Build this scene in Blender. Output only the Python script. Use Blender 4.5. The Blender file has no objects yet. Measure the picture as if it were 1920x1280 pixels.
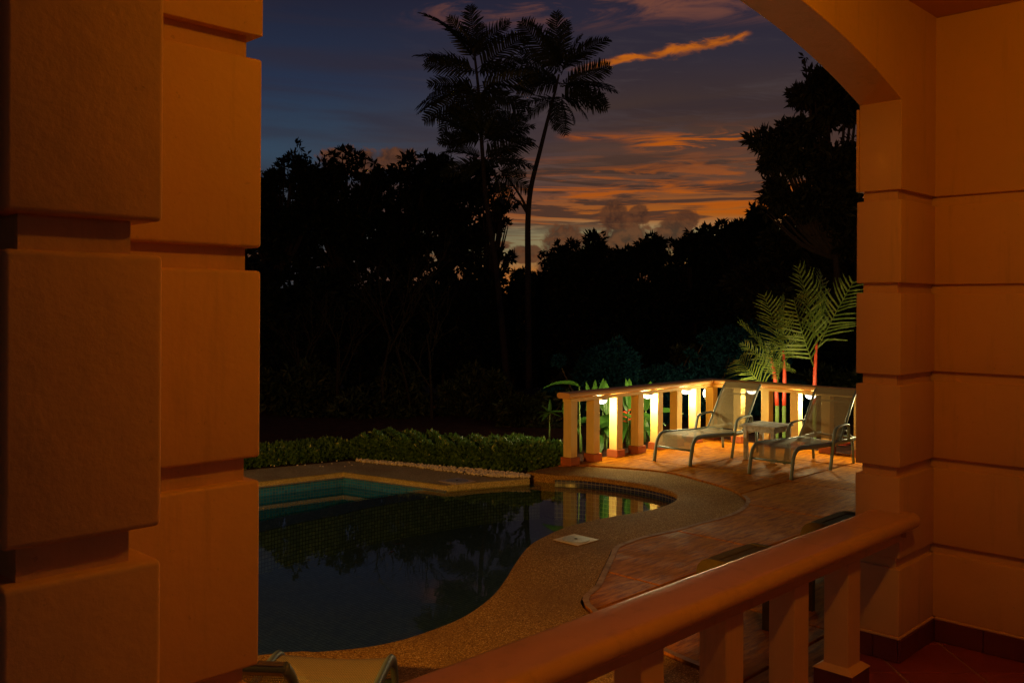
import bpy, bmesh, math, random
import numpy as np
from mathutils import Vector, Matrix
R = math.radians
sc = bpy.context.scene
C = sc.collection

# ------------------------------------------------------------------ camera
F, UC, VC, ROLL, CAMZ = 1725.0, 960.0, 572.0, -0.006, 1.92
cam_d = bpy.data.cameras.new('camera')
cam = bpy.data.objects.new('camera', cam_d); C.objects.link(cam)
cam.location = (0, 0, CAMZ); cam.rotation_euler = (math.pi/2, ROLL, 0)
cam_d.sensor_width = 36; cam_d.lens = F/1920*36
cam_d.shift_y = (VC-640)/1920
cam_d.clip_start = 0.05; cam_d.clip_end = 3000
sc.camera = cam
sc.render.resolution_x, sc.render.resolution_y = 1024, 682
sc.view_settings.view_transform = 'Standard'; sc.view_settings.look = 'None'
sc.view_settings.exposure = 0.0; sc.view_settings.gamma = 1.0
sc.view_settings.use_curve_mapping = False
sc.cycles.use_denoising = True
sc.cycles.max_bounces = 8; sc.cycles.diffuse_bounces = 4; sc.cycles.transparent_max_bounces = 12
sc.cycles.caustics_reflective = False; sc.cycles.caustics_refractive = False
sc.cycles.sample_clamp_indirect = 4.0

# ------------------------------------------------------------------ world: dusk sky with lit clouds
world = bpy.data.worlds.new('World'); sc.world = world; world.use_nodes = True
WN = world.node_tree; WN.nodes.clear()

class E:
    """tiny expression wrapper round shader math nodes"""
    def __init__(s, v, nt=None): s.v = v; s.nt = nt
    def _m(s, op, *a, clamp=False):
        n = s.nt.nodes.new('ShaderNodeMath'); n.operation = op; n.use_clamp = clamp
        for i, x in enumerate((s,)+a):
            x = x.v if isinstance(x, E) else x
            if isinstance(x, (int, float)): n.inputs[i].default_value = x
            else: s.nt.links.new(x, n.inputs[i])
        return E(n.outputs[0], s.nt)
    def __add__(s, o): return s._m('ADD', o)
    def __sub__(s, o): return s._m('SUBTRACT', o)
    def __mul__(s, o): return s._m('MULTIPLY', o)
    def __truediv__(s, o): return s._m('DIVIDE', o)
    def atan2(s, o): return s._m('ARCTAN2', o)
    def f(s, op, *a): return s._m(op, *a)
    def smooth(s, a, b):
        n = s.nt.nodes.new('ShaderNodeMapRange'); n.interpolation_type = 'SMOOTHSTEP'
        s.nt.links.new(s.v, n.inputs['Value'])
        if a < b: n.inputs['From Min'].default_value = a; n.inputs['From Max'].default_value = b
        else:
            n.inputs['From Min'].default_value = b; n.inputs['From Max'].default_value = a
            n.inputs['To Min'].default_value = 1; n.inputs['To Max'].default_value = 0
        return E(n.outputs[0], s.nt)
    def gauss(s, c, w):
        d = (s - c)/w
        return (d*d*-1.0).f('EXPONENT')

def noise(nt, vec, scale=1.0, detail=4.0, rough=0.55, dist=0.0):
    n = nt.nodes.new('ShaderNodeTexNoise')
    n.inputs['Scale'].default_value = scale; n.inputs['Detail'].default_value = detail
    n.inputs['Roughness'].default_value = rough; n.inputs['Distortion'].default_value = dist
    if vec is not None: nt.links.new(vec, n.inputs['Vector'])
    return E(n.outputs['Fac'], nt)
def combine(nt, x, y, z=0.0):
    n = nt.nodes.new('ShaderNodeCombineXYZ')
    for i, q in enumerate((x, y, z)):
        q = q.v if isinstance(q, E) else q
        if isinstance(q, (int, float)): n.inputs[i].default_value = q
        else: nt.links.new(q, n.inputs[i])
    return n.outputs[0]
def mixc(nt, fac, a, b):
    n = nt.nodes.new('ShaderNodeMix'); n.data_type = 'RGBA'
    fac = fac.v if isinstance(fac, E) else fac
    if isinstance(fac, (int, float)): n.inputs[0].default_value = fac
    else: nt.links.new(fac, n.inputs[0])
    for i, q in ((6, a), (7, b)):
        if isinstance(q, tuple): n.inputs[i].default_value = (*q, 1) if len(q) == 3 else q
        else: nt.links.new(q, n.inputs[i])
    return n.outputs[2]
def ramp(nt, fac, stops):
    n = nt.nodes.new('ShaderNodeValToRGB')
    el = n.color_ramp.elements
    while len(el) < len(stops): el.new(0.5)
    for e, (p, c) in zip(el, stops): e.position = p; e.color = (*c, 1)
    nt.links.new(fac.v if isinstance(fac, E) else fac, n.inputs[0])
    return n.outputs[0]

tc = WN.nodes.new('ShaderNodeTexCoord')
sx = WN.nodes.new('ShaderNodeSeparateXYZ'); WN.links.new(tc.outputs['Generated'], sx.inputs[0])
X, Y, Z = (E(sx.outputs[i], WN) for i in range(3))
U = X.atan2(Y)*F                                   # azimuth from the view's north, scaled
V = Z.f('ARCSINE')*F                               # elevation, same scale
warm = U.smooth(-420, 260)*U.smooth(2900, 1500)
Vn = V/900.0
cool_c = ramp(WN, Vn, [(0.0, (.050,.050,.055)), (.20, (.045,.052,.066)), (.31, (.038,.068,.110)), (.44, (.023,.036,.075)), (.62, (.016,.017,.036)), (1.0, (.012,.013,.030))])
warm_c = ramp(WN, Vn, [(0.0, (.72,.18,.010)), (.07, (.62,.20,.02)), (.105, (.36,.28,.11)), (.155, (.34,.27,.13)), (.185, (.46,.12,.010)), (.25, (.14,.062,.035)), (.40, (.062,.036,.030)), (.50, (.035,.028,.042)), (.64, (.022,.020,.042)), (1.0, (.012,.013,.030))])
sky = mixc(WN, warm, cool_c, warm_c)
# soft horizontal layers in the clear sky
nl = noise(WN, combine(WN, U/700.0, V/70.0, 3.1), 1.0, 5.0, .55, .6)
sky = mixc(WN, nl.smooth(.42, .72)*V.smooth(120, 260)*.55, sky, (.034,.024,.034))
nm = noise(WN, combine(WN, U/210.0, (V + U*.06)/34.0, 8.8), 1.0, 7.0, .62, .8)
sky = mixc(WN, nm.smooth(.50, .70)*V.smooth(240, 330)*V.smooth(520, 440)*U.smooth(-350, 100)*.42, sky, (.082,.060,.064))
# banded clouds low over the sunset: dark grey layers and orange lit edges
nb = noise(WN, combine(WN, U/330.0, V/26.0, 7.7), 1.0, 7.0, .6, .9)
reg = V.smooth(115, 160)*V.smooth(330, 230)*U.smooth(-500, -150)*U.smooth(2000, 1200)
sky = mixc(WN, nb.smooth(.47, .56)*reg*.9, sky, (.060,.032,.024))
nb2 = noise(WN, combine(WN, U/260.0, V/17.0, 1.3), 1.0, 6.0, .62, 1.0)
reg2 = V.smooth(135, 165)*V.smooth(300, 190)*U.smooth(-300, 0)*U.smooth(1500, 900)
sky = mixc(WN, nb2.smooth(.50, .63)*reg2*.85, sky, (.50,.105,.006))
lowb = V.smooth(30, 60)*V.smooth(140, 120)
sky = mixc(WN, noise(WN, combine(WN, U/120.0, V/9.0, 5.5), 1.0, 5.0, .6, .5).smooth(.53, .62)*lowb*.8, sky, (.16,.060,.022))
# long bright streak
nst = noise(WN, combine(WN, U/60.0, V/24.0, 2.2), 1.0, 6.0, .6, .4)
vc = (U-120.0)*.150 + 433.0
st = ((V - vc)/(U*.007 + 7.0) + (nst-.5)*4.4)
st = (st*st*-1.0).f('EXPONENT')*U.smooth(60, 190)*U.smooth(455, 405)
sky = mixc(WN, st.smooth(.15, .9), sky, mixc(WN, nst.smooth(.36, .6), (.56,.135,.010), (.24,.060,.016)))
sky = mixc(WN, st.smooth(.05, .3)*nst.smooth(.5, .62)*.5, sky, (.10,.045,.035))
# thin lit streaks at mid height
ns3 = noise(WN, combine(WN, U/120.0, V/16.0, 9.2), 1.0, 6.0, .6, .8)
sky = mixc(WN, V.gauss(300, 16)*U.smooth(190, 270)*U.smooth(470, 420)*ns3.smooth(.46, .60), sky, (.50,.105,.006))
sky = mixc(WN, V.gauss(311, 6)*U.smooth(70, 120)*U.smooth(250, 210)*ns3.smooth(.42, .6)*.8, sky, (.40,.085,.008))
sky = mixc(WN, V.gauss(250, 20)*U.smooth(60, 140)*U.smooth(700, 480)*ns3.smooth(.52, .64)*.55, sky, (.36,.085,.012))
# pink wisps high up
nw = noise(WN, combine(WN, U/180.0, (V + U*-.08)/42.0, 4.4), 1.0, 7.0, .62, .7)
sky = mixc(WN, nw.smooth(.42, .64)*V.smooth(485, 535)*V.smooth(760, 640)*U.smooth(-260, -60)*U.smooth(900, 600)*.9, sky, (.20,.070,.045))
# cumulus heads near the horizon
nc = noise(WN, combine(WN, U/28.0, V/26.0, 6.1), 1.0, 6.0, .62, .3)
cum = None
for (cu, cv, ru, rv) in ((98,112,44,40), (208,112,52,52), (190,165,26,32), (236,168,20,20), (215,60,90,34), (300,132,36,34), (322,158,24,20), (-10,86,26,8), (-25,110,20,7), (28,96,34,18), (100,70,60,26), (-300,262,60,26), (-215,268,40,22)):
    d1_ = (U - cu)/ru; d2_ = (V - cv)/rv
    q = (d1_*d1_ + d2_*d2_) + (nc-.5)*2.6
    m = q.smooth(1.25, .62)
    cum = m if cum is None else cum.f('MAXIMUM', m)
ccol = mixc(WN, nc.smooth(.38, .66), (.135,.048,.020), (.045,.021,.015))
sky = mixc(WN, cum*.92, sky, ccol)
sky = mixc(WN, V.smooth(0, -60), sky, (.02, .012, .008))
bg = WN.nodes.new('ShaderNodeBackground'); WN.links.new(sky, bg.inputs[0]); bg.inputs[1].default_value = 0.85
wo = WN.nodes.new('ShaderNodeOutputWorld'); WN.links.new(bg.outputs[0], wo.inputs[0])

# ------------------------------------------------------------------ frames and helpers
TH = math.atan2(.7143, .6998)                      # house axes against the view's north
CT, ST = math.cos(TH), math.sin(TH)
def w2h(x, y): return (x*CT + y*ST, -x*ST + y*CT)
def h2w(a, b): return (a*CT - b*ST, a*ST + b*CT)
def ray(u, v):
    xc, yc = (u-UC)/F, -(v-VC)/F
    return (xc*math.cos(ROLL) + yc*math.sin(ROLL), 1.0, -xc*math.sin(ROLL) + yc*math.cos(ROLL))
def at(u, v, z=0.0):
    r = ray(u, v); t = (z-CAMZ)/r[2]; return (r[0]*t, t)
def ath(u, v, z=0.0): return w2h(*at(u, v, z))
def atd(u, v, D):
    r = ray(u, v); return Vector((r[0]*D, D, CAMZ + r[2]*D))

ORG = {}
def tag(o, label=None, cat=None, group=None, kind=None):
    if label: o['label'] = label
    if cat: o['category'] = cat
    if group: o['group'] = group
    if kind: o['kind'] = kind
    return o
def thing(name, label, cat, org, house=False, group=None, rot=None):
    """an Empty at the base of a thing; its parts are given in house or world coordinates"""
    o = bpy.data.objects.new(name, None); C.objects.link(o); o.empty_display_size = .1
    ORG[o.name] = Vector(org)
    if house:
        o.location = (*h2w(org[0], org[1]), org[2]); o.rotation_euler = (0, 0, TH)
    else: o.location = org
    if rot is not None: o.rotation_euler = (0, 0, rot)
    return tag(o, label, cat, group)
def link(name, me, mat, parent=None, house=False, smooth=False):
    if mat is not None and not me.materials: me.materials.append(mat)
    if smooth:
        me.polygons.foreach_set('use_smooth', [True]*len(me.polygons))
    o = bpy.data.objects.new(name, me); C.objects.link(o)
    if parent is not None: o.parent = parent
    elif house: o.rotation_euler = (0, 0, TH)
    return o
def fin(name, bm, mat, parent=None, house=False, smooth=False, angle=None):
    root = parent
    while root is not None and root.name not in ORG and root.parent is not None: root = root.parent
    if root is not None and root.name in ORG:
        bmesh.ops.translate(bm, verts=bm.verts, vec=-ORG[root.name])
    bmesh.ops.recalc_face_normals(bm, faces=bm.faces)
    me = bpy.data.meshes.new(name); bm.to_mesh(me); bm.free()
    o = link(name, me, mat, parent, house, smooth)
    if angle is not None:
        me.polygons.foreach_set('use_smooth', [True]*len(me.polygons))
        me.set_sharp_from_angle(angle=R(angle))
    return o
def NB(): return bmesh.new()
def box(bm, x0, x1, y0, y1, z0, z1, bev=0.0, seg=2):
    vs = [bm.verts.new((x, y, z)) for z in (z0, z1) for y in (y0, y1) for x in (x0, x1)]
    fs = [bm.faces.new([vs[i] for i in q]) for q in ((0,2,3,1), (4,5,7,6), (0,1,5,4), (2,6,7,3), (0,4,6,2), (1,3,7,5))]
    if bev > 0:
        es = list({e for f in fs for e in f.edges})
        bmesh.ops.bevel(bm, geom=es, offset=bev, segments=seg, profile=.5, affect='EDGES')
def prism(bm, poly, z0, z1):
    lo = [bm.verts.new((x, y, z0)) for x, y in poly]; hi = [bm.verts.new((x, y, z1)) for x, y in poly]
    n = len(poly)
    bm.faces.new(lo[::-1]); bm.faces.new(hi)
    for i in range(n): bm.faces.new((lo[i], lo[(i+1) % n], hi[(i+1) % n], hi[i]))
def extrude_profile(bm, prof, p0, p1, map_):
    """prof: 2D polygon, swept from p0 to p1; map_(s, q) -> xyz"""
    A = [bm.verts.new(map_(p0, q)) for q in prof]; B = [bm.verts.new(map_(p1, q)) for q in prof]
    n = len(prof); bm.faces.new(A); bm.faces.new(B[::-1])
    for i in range(n): bm.faces.new((A[i], B[i], B[(i+1) % n], A[(i+1) % n]))
def tube(bm, pts, rad, n=8, cap=True, flat=None):
    pts = [Vector(p) for p in pts]
    rad = [rad]*len(pts) if isinstance(rad, (int, float)) else rad
    rings = []; up = Vector((0, 0, 1)); prev = None
    for i, p in enumerate(pts):
        d = (pts[min(i+1, len(pts)-1)] - pts[max(i-1, 0)]).normalized()
        if prev is None:
            s = d.cross(up)
            if s.length < .05: s = d.cross(Vector((0, 1, 0)))
            s.normalize()
        else:
            s = (prev - d*prev.dot(d)).normalized()
        prev = s; t = s.cross(d)
        fx, fy = flat if flat else (1, 1)
        rings.append([bm.verts.new(p + (s*math.cos(2*math.pi*k/n)*fx + t*math.sin(2*math.pi*k/n)*fy)*rad[i]) for k in range(n)])
    for a, b in zip(rings, rings[1:]):
        for k in range(n): bm.faces.new((a[k], a[(k+1) % n], b[(k+1) % n], b[k]))
    if cap: bm.faces.new(rings[0][::-1]); bm.faces.new(rings[-1])
def flat_uv(bm):
    uv = bm.loops.layers.uv.get('tiles') or bm.loops.layers.uv.new('tiles')
    for f in bm.faces:
        f.normal_update()
        for l in f.loops: l[uv].uv = (l.vert.co.x, l.vert.co.y) if abs(f.normal.z) > .5 else (l.vert.co.x - l.vert.co.y, l.vert.co.z)
def smooth_line(pts, sub=6, closed=False):
    P = [Vector((p[0], p[1], p[2] if len(p) > 2 else 0)) for p in pts]; out = []
    n = len(P)
    for i in range(n if closed else n-1):
        p0 = P[(i-1) % n] if closed or i > 0 else P[0]*2 - P[1]
        p1 = P[i]; p2 = P[(i+1) % n]
        p3 = P[(i+2) % n] if closed or i+2 < n else P[-1]*2 - P[-2]
        for k in range(sub):
            t = k/sub
            out.append(.5*((2*p1) + (p2-p0)*t + (2*p0-5*p1+4*p2-p3)*t*t + (3*p1-p0-3*p2+p3)*t**3))
    if not closed: out.append(P[-1])
    return out
def clip_poly(poly, halfplanes):
    """Sutherland-Hodgman; a half plane (nx, ny, c) keeps nx*x+ny*y<=c"""
    for nx, ny, c in halfplanes:
        out = []
        for i in range(len(poly)):
            p, q = poly[i-1], poly[i]
            dp, dq = nx*p[0]+ny*p[1]-c, nx*q[0]+ny*q[1]-c
            if (dp <= 0) != (dq <= 0):
                t = dp/(dp-dq); out.append((p[0]+(q[0]-p[0])*t, p[1]+(q[1]-p[1])*t))
            if dq <= 0: out.append(q)
        poly = out
        if len(poly) < 3: return []
    res = []
    for p in poly:
        if not res or (abs(p[0]-res[-1][0]) + abs(p[1]-res[-1][1])) > 1e-4: res.append(p)
    if len(res) > 2 and abs(res[0][0]-res[-1][0]) + abs(res[0][1]-res[-1][1]) < 1e-4: res.pop()
    return res if len(res) > 2 else []
def offset_line(pts, d):
    out = []
    for i, p in enumerate(pts):
        a = pts[max(i-1, 0)]; b = pts[min(i+1, len(pts)-1)]
        t = Vector((b[0]-a[0], b[1]-a[1])).normalized()
        out.append((p[0]-t.y*d, p[1]+t.x*d))
    return out
def copy_tree(o, parent=None):
    c = o.copy(); C.objects.link(c)
    if parent is not None: c.parent = parent
    for ch in list(o.children): copy_tree(ch, c)
    return c

# ------------------------------------------------------------------ materials
def mat(name, col, rough=.7, spec=.3, bump=None, var=None, metal=0.0, build=None):
    m = bpy.data.materials.new(name); m.use_nodes = True; nt = m.node_tree
    b = nt.nodes['Principled BSDF']
    b.inputs['Base Color'].default_value = (*col, 1); b.inputs['Roughness'].default_value = rough
    b.inputs['Specular IOR Level'].default_value = spec; b.inputs['Metallic'].default_value = metal
    t = nt.nodes.new('ShaderNodeTexCoord').outputs['Object']
    if var:
        sc_, amt, c2 = var
        n1 = noise(nt, t, sc_, 6, .65)
        cc = mixc(nt, n1.smooth(.35, .68)*amt, col, c2)
        if name.startswith('plaster') or name.endswith('paint'):
            mp = nt.nodes.new('ShaderNodeMapping'); mp.inputs['Scale'].default_value = (9, 9, .9); nt.links.new(t, mp.inputs[0])
            cc = mixc(nt, noise(nt, mp.outputs[0], 1.0, 7, .7).smooth(.52, .72)*.42, cc, tuple(q*.62 for q in col))
            cc = mixc(nt, noise(nt, t, 55, 3, .7).smooth(.66, .74)*.35, cc, tuple(q*.5 for q in col))
        nt.links.new(cc, b.inputs['Base Color'])
    if bump:
        h = None
        for s, k in bump:
            q = noise(nt, t, s, 4, .6)*k; h = q if h is None else h + q
        bn = nt.nodes.new('ShaderNodeBump'); bn.inputs['Strength'].default_value = 1.0; bn.inputs['Distance'].default_value = 1.0
        nt.links.new(h.v, bn.inputs['Height']); nt.links.new(bn.outputs[0], b.inputs['Normal'])
    if build: build(nt, b, t)
    return m
M = {}
M['plaster'] = mat('plaster', (.74,.42,.12), .62, .25, [(38, .0007), (140, .0004), (6, .003), (14, .002)], (2.2, .35, (.64,.34,.09)))
M['plaster_rough'] = mat('plaster_rough', (.70,.38,.11), .7, .2, [(30, .0013), (95, .0006), (5, .004), (13, .0016)], (3.0, .45, (.60,.31,.08)))
M['rail_paint'] = mat('rail_paint', (.66,.35,.08), .32, .35, [(60, .00015), (7, .0012)], (4, .3, (.60,.29,.10)))
M['post_paint'] = mat('post_paint', (.84,.60,.20), .55, .2, [(50, .0006), (9, .002)], (5, .3, (.76,.50,.14)))
M['deck_rail'] = mat('deck_rail', (.78,.42,.12), .45, .35, [(60, .0005)], (4, .3, (.70,.36,.09)))
M['terracotta'] = mat('terracotta', (.45,.12,.03), .6, .3, [(40, .0012)], (6, .5, (.30,.09,.035)))
M['floor_tile'] = mat('floor_tile', (.30,.055,.035), .38, .45, [(30, .0008)], (4, .6, (.20,.035,.025)))
M['skirting'] = mat('skirting', (.16,.035,.025), .35, .45, [(30, .0006)], (5, .5, (.10,.02,.018)))
M['grout'] = mat('grout', (.42,.25,.14), .9, .1, [(80, .001)])
M['ceiling'] = mat('ceiling', (.62,.33,.12), .75, .15, [(30, .001)])
M['soil'] = mat('soil', (.055,.022,.014), .95, .05, [(14, .03), (60, .012)], (9, .8, (.02,.010,.008)))
M['ground'] = mat('ground', (.030,.030,.014), .95, .05, [(3, .06), (20, .03)], (2, .8, (.018,.012,.008)))
def agg(nt, b, t):
    v = nt.nodes.new('ShaderNodeTexVoronoi'); v.inputs['Scale'].default_value = 165; nt.links.new(t, v.inputs['Vector'])
    s = nt.nodes.new('ShaderNodeSeparateColor'); nt.links.new(v.outputs['Color'], s.inputs[0])
    col = ramp(nt, s.outputs[0], [(0, (.13,.062,.012)), (.35, (.26,.130,.025)), (.7, (.38,.205,.045)), (.93, (.50,.30,.09)), (1, (.70,.50,.22))])
    big = noise(nt, t, 1.6, 5, .6)
    col = mixc(nt, big.smooth(.4, .7)*.5, col, (.19,.095,.03))
    nt.links.new(col, b.inputs['Base Color'])
    bn = nt.nodes.new('ShaderNodeBump'); bn.inputs['Distance'].default_value = .003; bn.inputs['Strength'].default_value = .9; bn.invert = True
    nt.links.new(v.outputs['Distance'], bn.inputs['Height']); nt.links.new(bn.outputs[0], b.inputs['Normal'])
M['aggregate'] = mat('aggregate', (.3,.18,.08), .8, .06, build=agg)
def agg2(nt, b, t):
    v = nt.nodes.new('ShaderNodeTexVoronoi'); v.inputs['Scale'].default_value = 150; nt.links.new(t, v.inputs['Vector'])
    s = nt.nodes.new('ShaderNodeSeparateColor'); nt.links.new(v.outputs['Color'], s.inputs[0])
    col = ramp(nt, s.outputs[0], [(0, (.26,.19,.07)), (.5, (.42,.34,.14)), (1, (.62,.54,.30))])
    nt.links.new(mixc(nt, noise(nt, t, 2.2, 5, .6).smooth(.42, .7)*.5, col, (.26,.19,.08)), b.inputs['Base Color'])
M['aggregate_pale'] = mat('aggregate_pale', (.4,.3,.15), .8, .06, build=agg2)
def stamped(nt, b, t):
    mp = nt.nodes.new('ShaderNodeMapping'); mp.inputs['Scale'].default_value = (1.0, 5.5, 1.0); nt.links.new(t, mp.inputs[0])
    g = noise(nt, mp.outputs[0], 4.5, 9, .72, .6)
    w = noise(nt, t, 1.1, 6, .65, .5); f = noise(nt, t, 34, 5, .7)
    col = mixc(nt, g.smooth(.38, .64), (.52,.175,.004), (.22,.055,.002))
    col = mixc(nt, w.smooth(.48, .66)*.5, col, (.42,.18,.012))
    col = mixc(nt, f.smooth(.52, .7)*.4, col, (.16,.055,.010))
    nt.links.new(col, b.inputs['Base Color'])
    rr = w.smooth(.35, .65)*.25 + .55
    nt.links.new(rr.v, b.inputs['Roughness'])
    h = g*.006 + f*.0018 + noise(nt, t, 3.0, 4, .5)*.006
    bn = nt.nodes.new('ShaderNodeBump'); bn.inputs['Distance'].default_value = 1.0; bn.inputs['Strength'].default_value = .8
    nt.links.new(h.v, bn.inputs['Height']); nt.links.new(bn.outputs[0], b.inputs['Normal'])
M['deck'] = mat('deck', (.4,.14,.05), .6, .05, build=stamped)
def mosaic(c1, c2, c3, grout, size):
    def f(nt, b, t):
        uv = nt.nodes.new('ShaderNodeUVMap'); uv.uv_map = 'tiles'
        mp = nt.nodes.new('ShaderNodeVectorMath'); mp.operation = 'SCALE'; mp.inputs['Scale'].default_value = 1/size
        nt.links.new(uv.outputs[0], mp.inputs[0])
        fl = nt.nodes.new('ShaderNodeVectorMath'); fl.operation = 'FLOOR'; nt.links.new(mp.outputs[0], fl.inputs[0])
        wn = nt.nodes.new('ShaderNodeTexWhiteNoise'); nt.links.new(fl.outputs[0], wn.inputs['Vector'])
        col = ramp(nt, E(wn.outputs['Value'], nt), [(0, c1), (.5, c2), (1, c3)])
        fr = nt.nodes.new('ShaderNodeVectorMath'); fr.operation = 'FRACTION'; nt.links.new(mp.outputs[0], fr.inputs[0])
        s = nt.nodes.new('ShaderNodeSeparateXYZ'); nt.links.new(fr.outputs[0], s.inputs[0])
        e = (E(s.outputs[0], nt) - .5).f('ABSOLUTE').smooth(.38, .44).f('MAXIMUM', (E(s.outputs[1], nt) - .5).f('ABSOLUTE').smooth(.38, .44))
        nt.links.new(mixc(nt, e, col, grout), b.inputs['Base Color'])
    return f
M['mosaic_floor'] = mat('mosaic_floor', (.05,.1,.1), .4, .3, build=mosaic((.055,.085,.085), (.075,.11,.11), (.10,.14,.135), (.018,.026,.028), .036))
M['mosaic_wall'] = mat('mosaic_wall', (.05,.2,.3), .3, .4, build=mosaic((.006,.12,.42), (.010,.165,.52), (.014,.21,.60), (.10,.17,.26), .035))
M['mosaic_dark'] = mat('mosaic_dark', (.03,.04,.12), .25, .5, build=mosaic((.02,.022,.075), (.03,.03,.11), (.045,.045,.16), (.15,.14,.16), .05))
def water(nt, b, t):
    nt.nodes.remove(b)
    out = nt.nodes['Material Output']
    h = noise(nt, t, 5.0, 3, .5)*.0030 + noise(nt, t, 1.3, 2, .5)*.006
    bn = nt.nodes.new('ShaderNodeBump'); bn.inputs['Distance'].default_value = 1.0; bn.inputs['Strength'].default_value = .12
    nt.links.new(h.v, bn.inputs['Height'])
    geo = nt.nodes.new('ShaderNodeNewGeometry'); dt = nt.nodes.new('ShaderNodeVectorMath'); dt.operation = 'DOT_PRODUCT'
    nt.links.new(geo.outputs['Incoming'], dt.inputs[0]); nt.links.new(bn.outputs[0], dt.inputs[1])
    ca = E(dt.outputs['Value'], nt).f('ABSOLUTE')
    fr_ = (ca*-1.0 + 1.0).f('POWER', 5.0)*.98 + .02
    gl = nt.nodes.new('ShaderNodeBsdfGlossy'); gl.inputs['Roughness'].default_value = .015; nt.links.new(bn.outputs[0], gl.inputs['Normal'])
    tr = nt.nodes.new('ShaderNodeBsdfTransparent'); tr.inputs[0].default_value = (.70,.86,.88,1)
    mx = nt.nodes.new('ShaderNodeMixShader')
    nt.links.new(fr_.v, mx.inputs[0]); nt.links.new(tr.outputs[0], mx.inputs[1]); nt.links.new(gl.outputs[0], mx.inputs[2])
    nt.links.new(mx.outputs[0], out.inputs[0])
M['water'] = mat('water', (.1,.2,.2), build=water)
M['pebble'] = mat('pebble', (.72,.64,.52), .6, .3, var=(20, .8, (.45,.38,.30)))
M['frame'] = mat('frame_paint', (.13,.17,.16), .42, .35, [(60, .0004)])
def sling(nt, b, t):
    mp = nt.nodes.new('ShaderNodeVectorMath'); mp.operation = 'SCALE'; mp.inputs['Scale'].default_value = 1/.0075; nt.links.new(t, mp.inputs[0])
    fr = nt.nodes.new('ShaderNodeVectorMath'); fr.operation = 'FRACTION'; nt.links.new(mp.outputs[0], fr.inputs[0])
    s = nt.nodes.new('ShaderNodeSeparateXYZ'); nt.links.new(fr.outputs[0], s.inputs[0])
    hole = (E(s.outputs[0], nt)-.5).f('ABSOLUTE').smooth(.34, .26)*(E(s.outputs[1], nt)-.5).f('ABSOLUTE').smooth(.34, .26)
    col = mixc(nt, hole, (.30,.235,.125), (.15,.115,.06)); nt.links.new(col, b.inputs['Base Color'])
    out = nt.nodes['Material Output']
    tr = nt.nodes.new('ShaderNodeBsdfTransparent'); mx = nt.nodes.new('ShaderNodeMixShader')
    nt.links.new((hole*.34 + .05).v, mx.inputs[0]); nt.links.new(b.outputs[0], mx.inputs[1]); nt.links.new(tr.outputs[0], mx.inputs[2])
    nt.links.new(mx.outputs[0], out.inputs[0])
M['sling'] = mat('sling_mesh', (.5,.46,.36), .7, .2, build=sling)
M['hem'] = mat('sling_hem', (.24,.19,.10), .75, .2, [(200, .0008)])
M['old_wood'] = mat('old_wood', (.40,.38,.34), .8, .15, [(22, .003), (80, .001)], (14, .8, (.20,.17,.14)))
M['stool'] = mat('stool_wood', (.11,.075,.022), .85, .06, [(40, .001)], (14, .7, (.08,.05,.015)))
M['lid'] = mat('lid', (.62,.50,.32), .5, .35, [(60, .0006)], (8, .5, (.45,.34,.2)))
M['grate'] = mat('grate', (.40,.40,.36), .45, .4, var=(60, .7, (.2,.2,.18)))
M['dark'] = mat('dark_hole', (.01,.01,.01), .8, .1)
M['lampbase'] = mat('lamp_base', (.6,.6,.58), .4, .4)
def emis(name, col, s):
    m = bpy.data.materials.new(name); m.use_nodes = True; nt = m.node_tree; nt.nodes.clear()
    e = nt.nodes.new('ShaderNodeEmission'); e.inputs[0].default_value = (*col, 1); e.inputs[1].default_value = s
    o = nt.nodes.new('ShaderNodeOutputMaterial'); nt.links.new(e.outputs[0], o.inputs[0]); return m
M['lamp'] = emis('lamp_diffuser', (1.0, .93, .72), 9.0)
def foliage(name, c1, c2, trans=.35, scale=3.0, rough=.5, spec=.3):
    m = bpy.data.materials.new(name); m.use_nodes = True; nt = m.node_tree
    b = nt.nodes['Principled BSDF']; b.inputs['Roughness'].default_value = rough; b.inputs['Specular IOR Level'].default_value = spec
    t = nt.nodes.new('ShaderNodeTexCoord').outputs['Object']
    n1 = noise(nt, t, scale, 6, .75)
    c = mixc(nt, n1.smooth(.33, .67), c1, c2); nt.links.new(c, b.inputs['Base Color'])
    tl = nt.nodes.new('ShaderNodeBsdfTranslucent'); nt.links.new(c, tl.inputs[0])
    mx = nt.nodes.new('ShaderNodeMixShader'); mx.inputs[0].default_value = trans
    nt.links.new(b.outputs[0], mx.inputs[1]); nt.links.new(tl.outputs[0], mx.inputs[2])
    nt.links.new(mx.outputs[0], nt.nodes['Material Output'].inputs[0]); return m
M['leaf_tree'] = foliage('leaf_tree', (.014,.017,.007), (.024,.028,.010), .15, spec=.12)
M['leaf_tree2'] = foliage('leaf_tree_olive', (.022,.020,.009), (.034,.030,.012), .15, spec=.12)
M['leaf_hedge'] = foliage('leaf_hedge', (.045,.11,.020), (.12,.22,.045), .25, 9, .35, .5)
M['leaf_helic'] = foliage('leaf_heliconia', (.05,.15,.02), (.10,.25,.035), .4, 2, .35, .45)
M['leaf_palm'] = foliage('leaf_palm', (.13,.20,.030), (.22,.29,.055), .42, 4, .4, .4)
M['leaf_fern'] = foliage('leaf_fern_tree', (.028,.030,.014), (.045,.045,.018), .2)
M['red_stem'] = mat('red_stem', (.55,.055,.02), .4, .4, var=(9, .6, (.38,.05,.02)))
M['green_stem'] = mat('green_stem', (.14,.22,.05), .5, .35, var=(12, .6, (.10,.13,.04)))
M['bark'] = mat('bark', (.050,.034,.024), .9, .1, [(18, .01)], (7, .7, (.028,.019,.014)))
M['sapling_bark'] = mat('sapling_bark', (.016,.012,.009), .9, .05)
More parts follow.
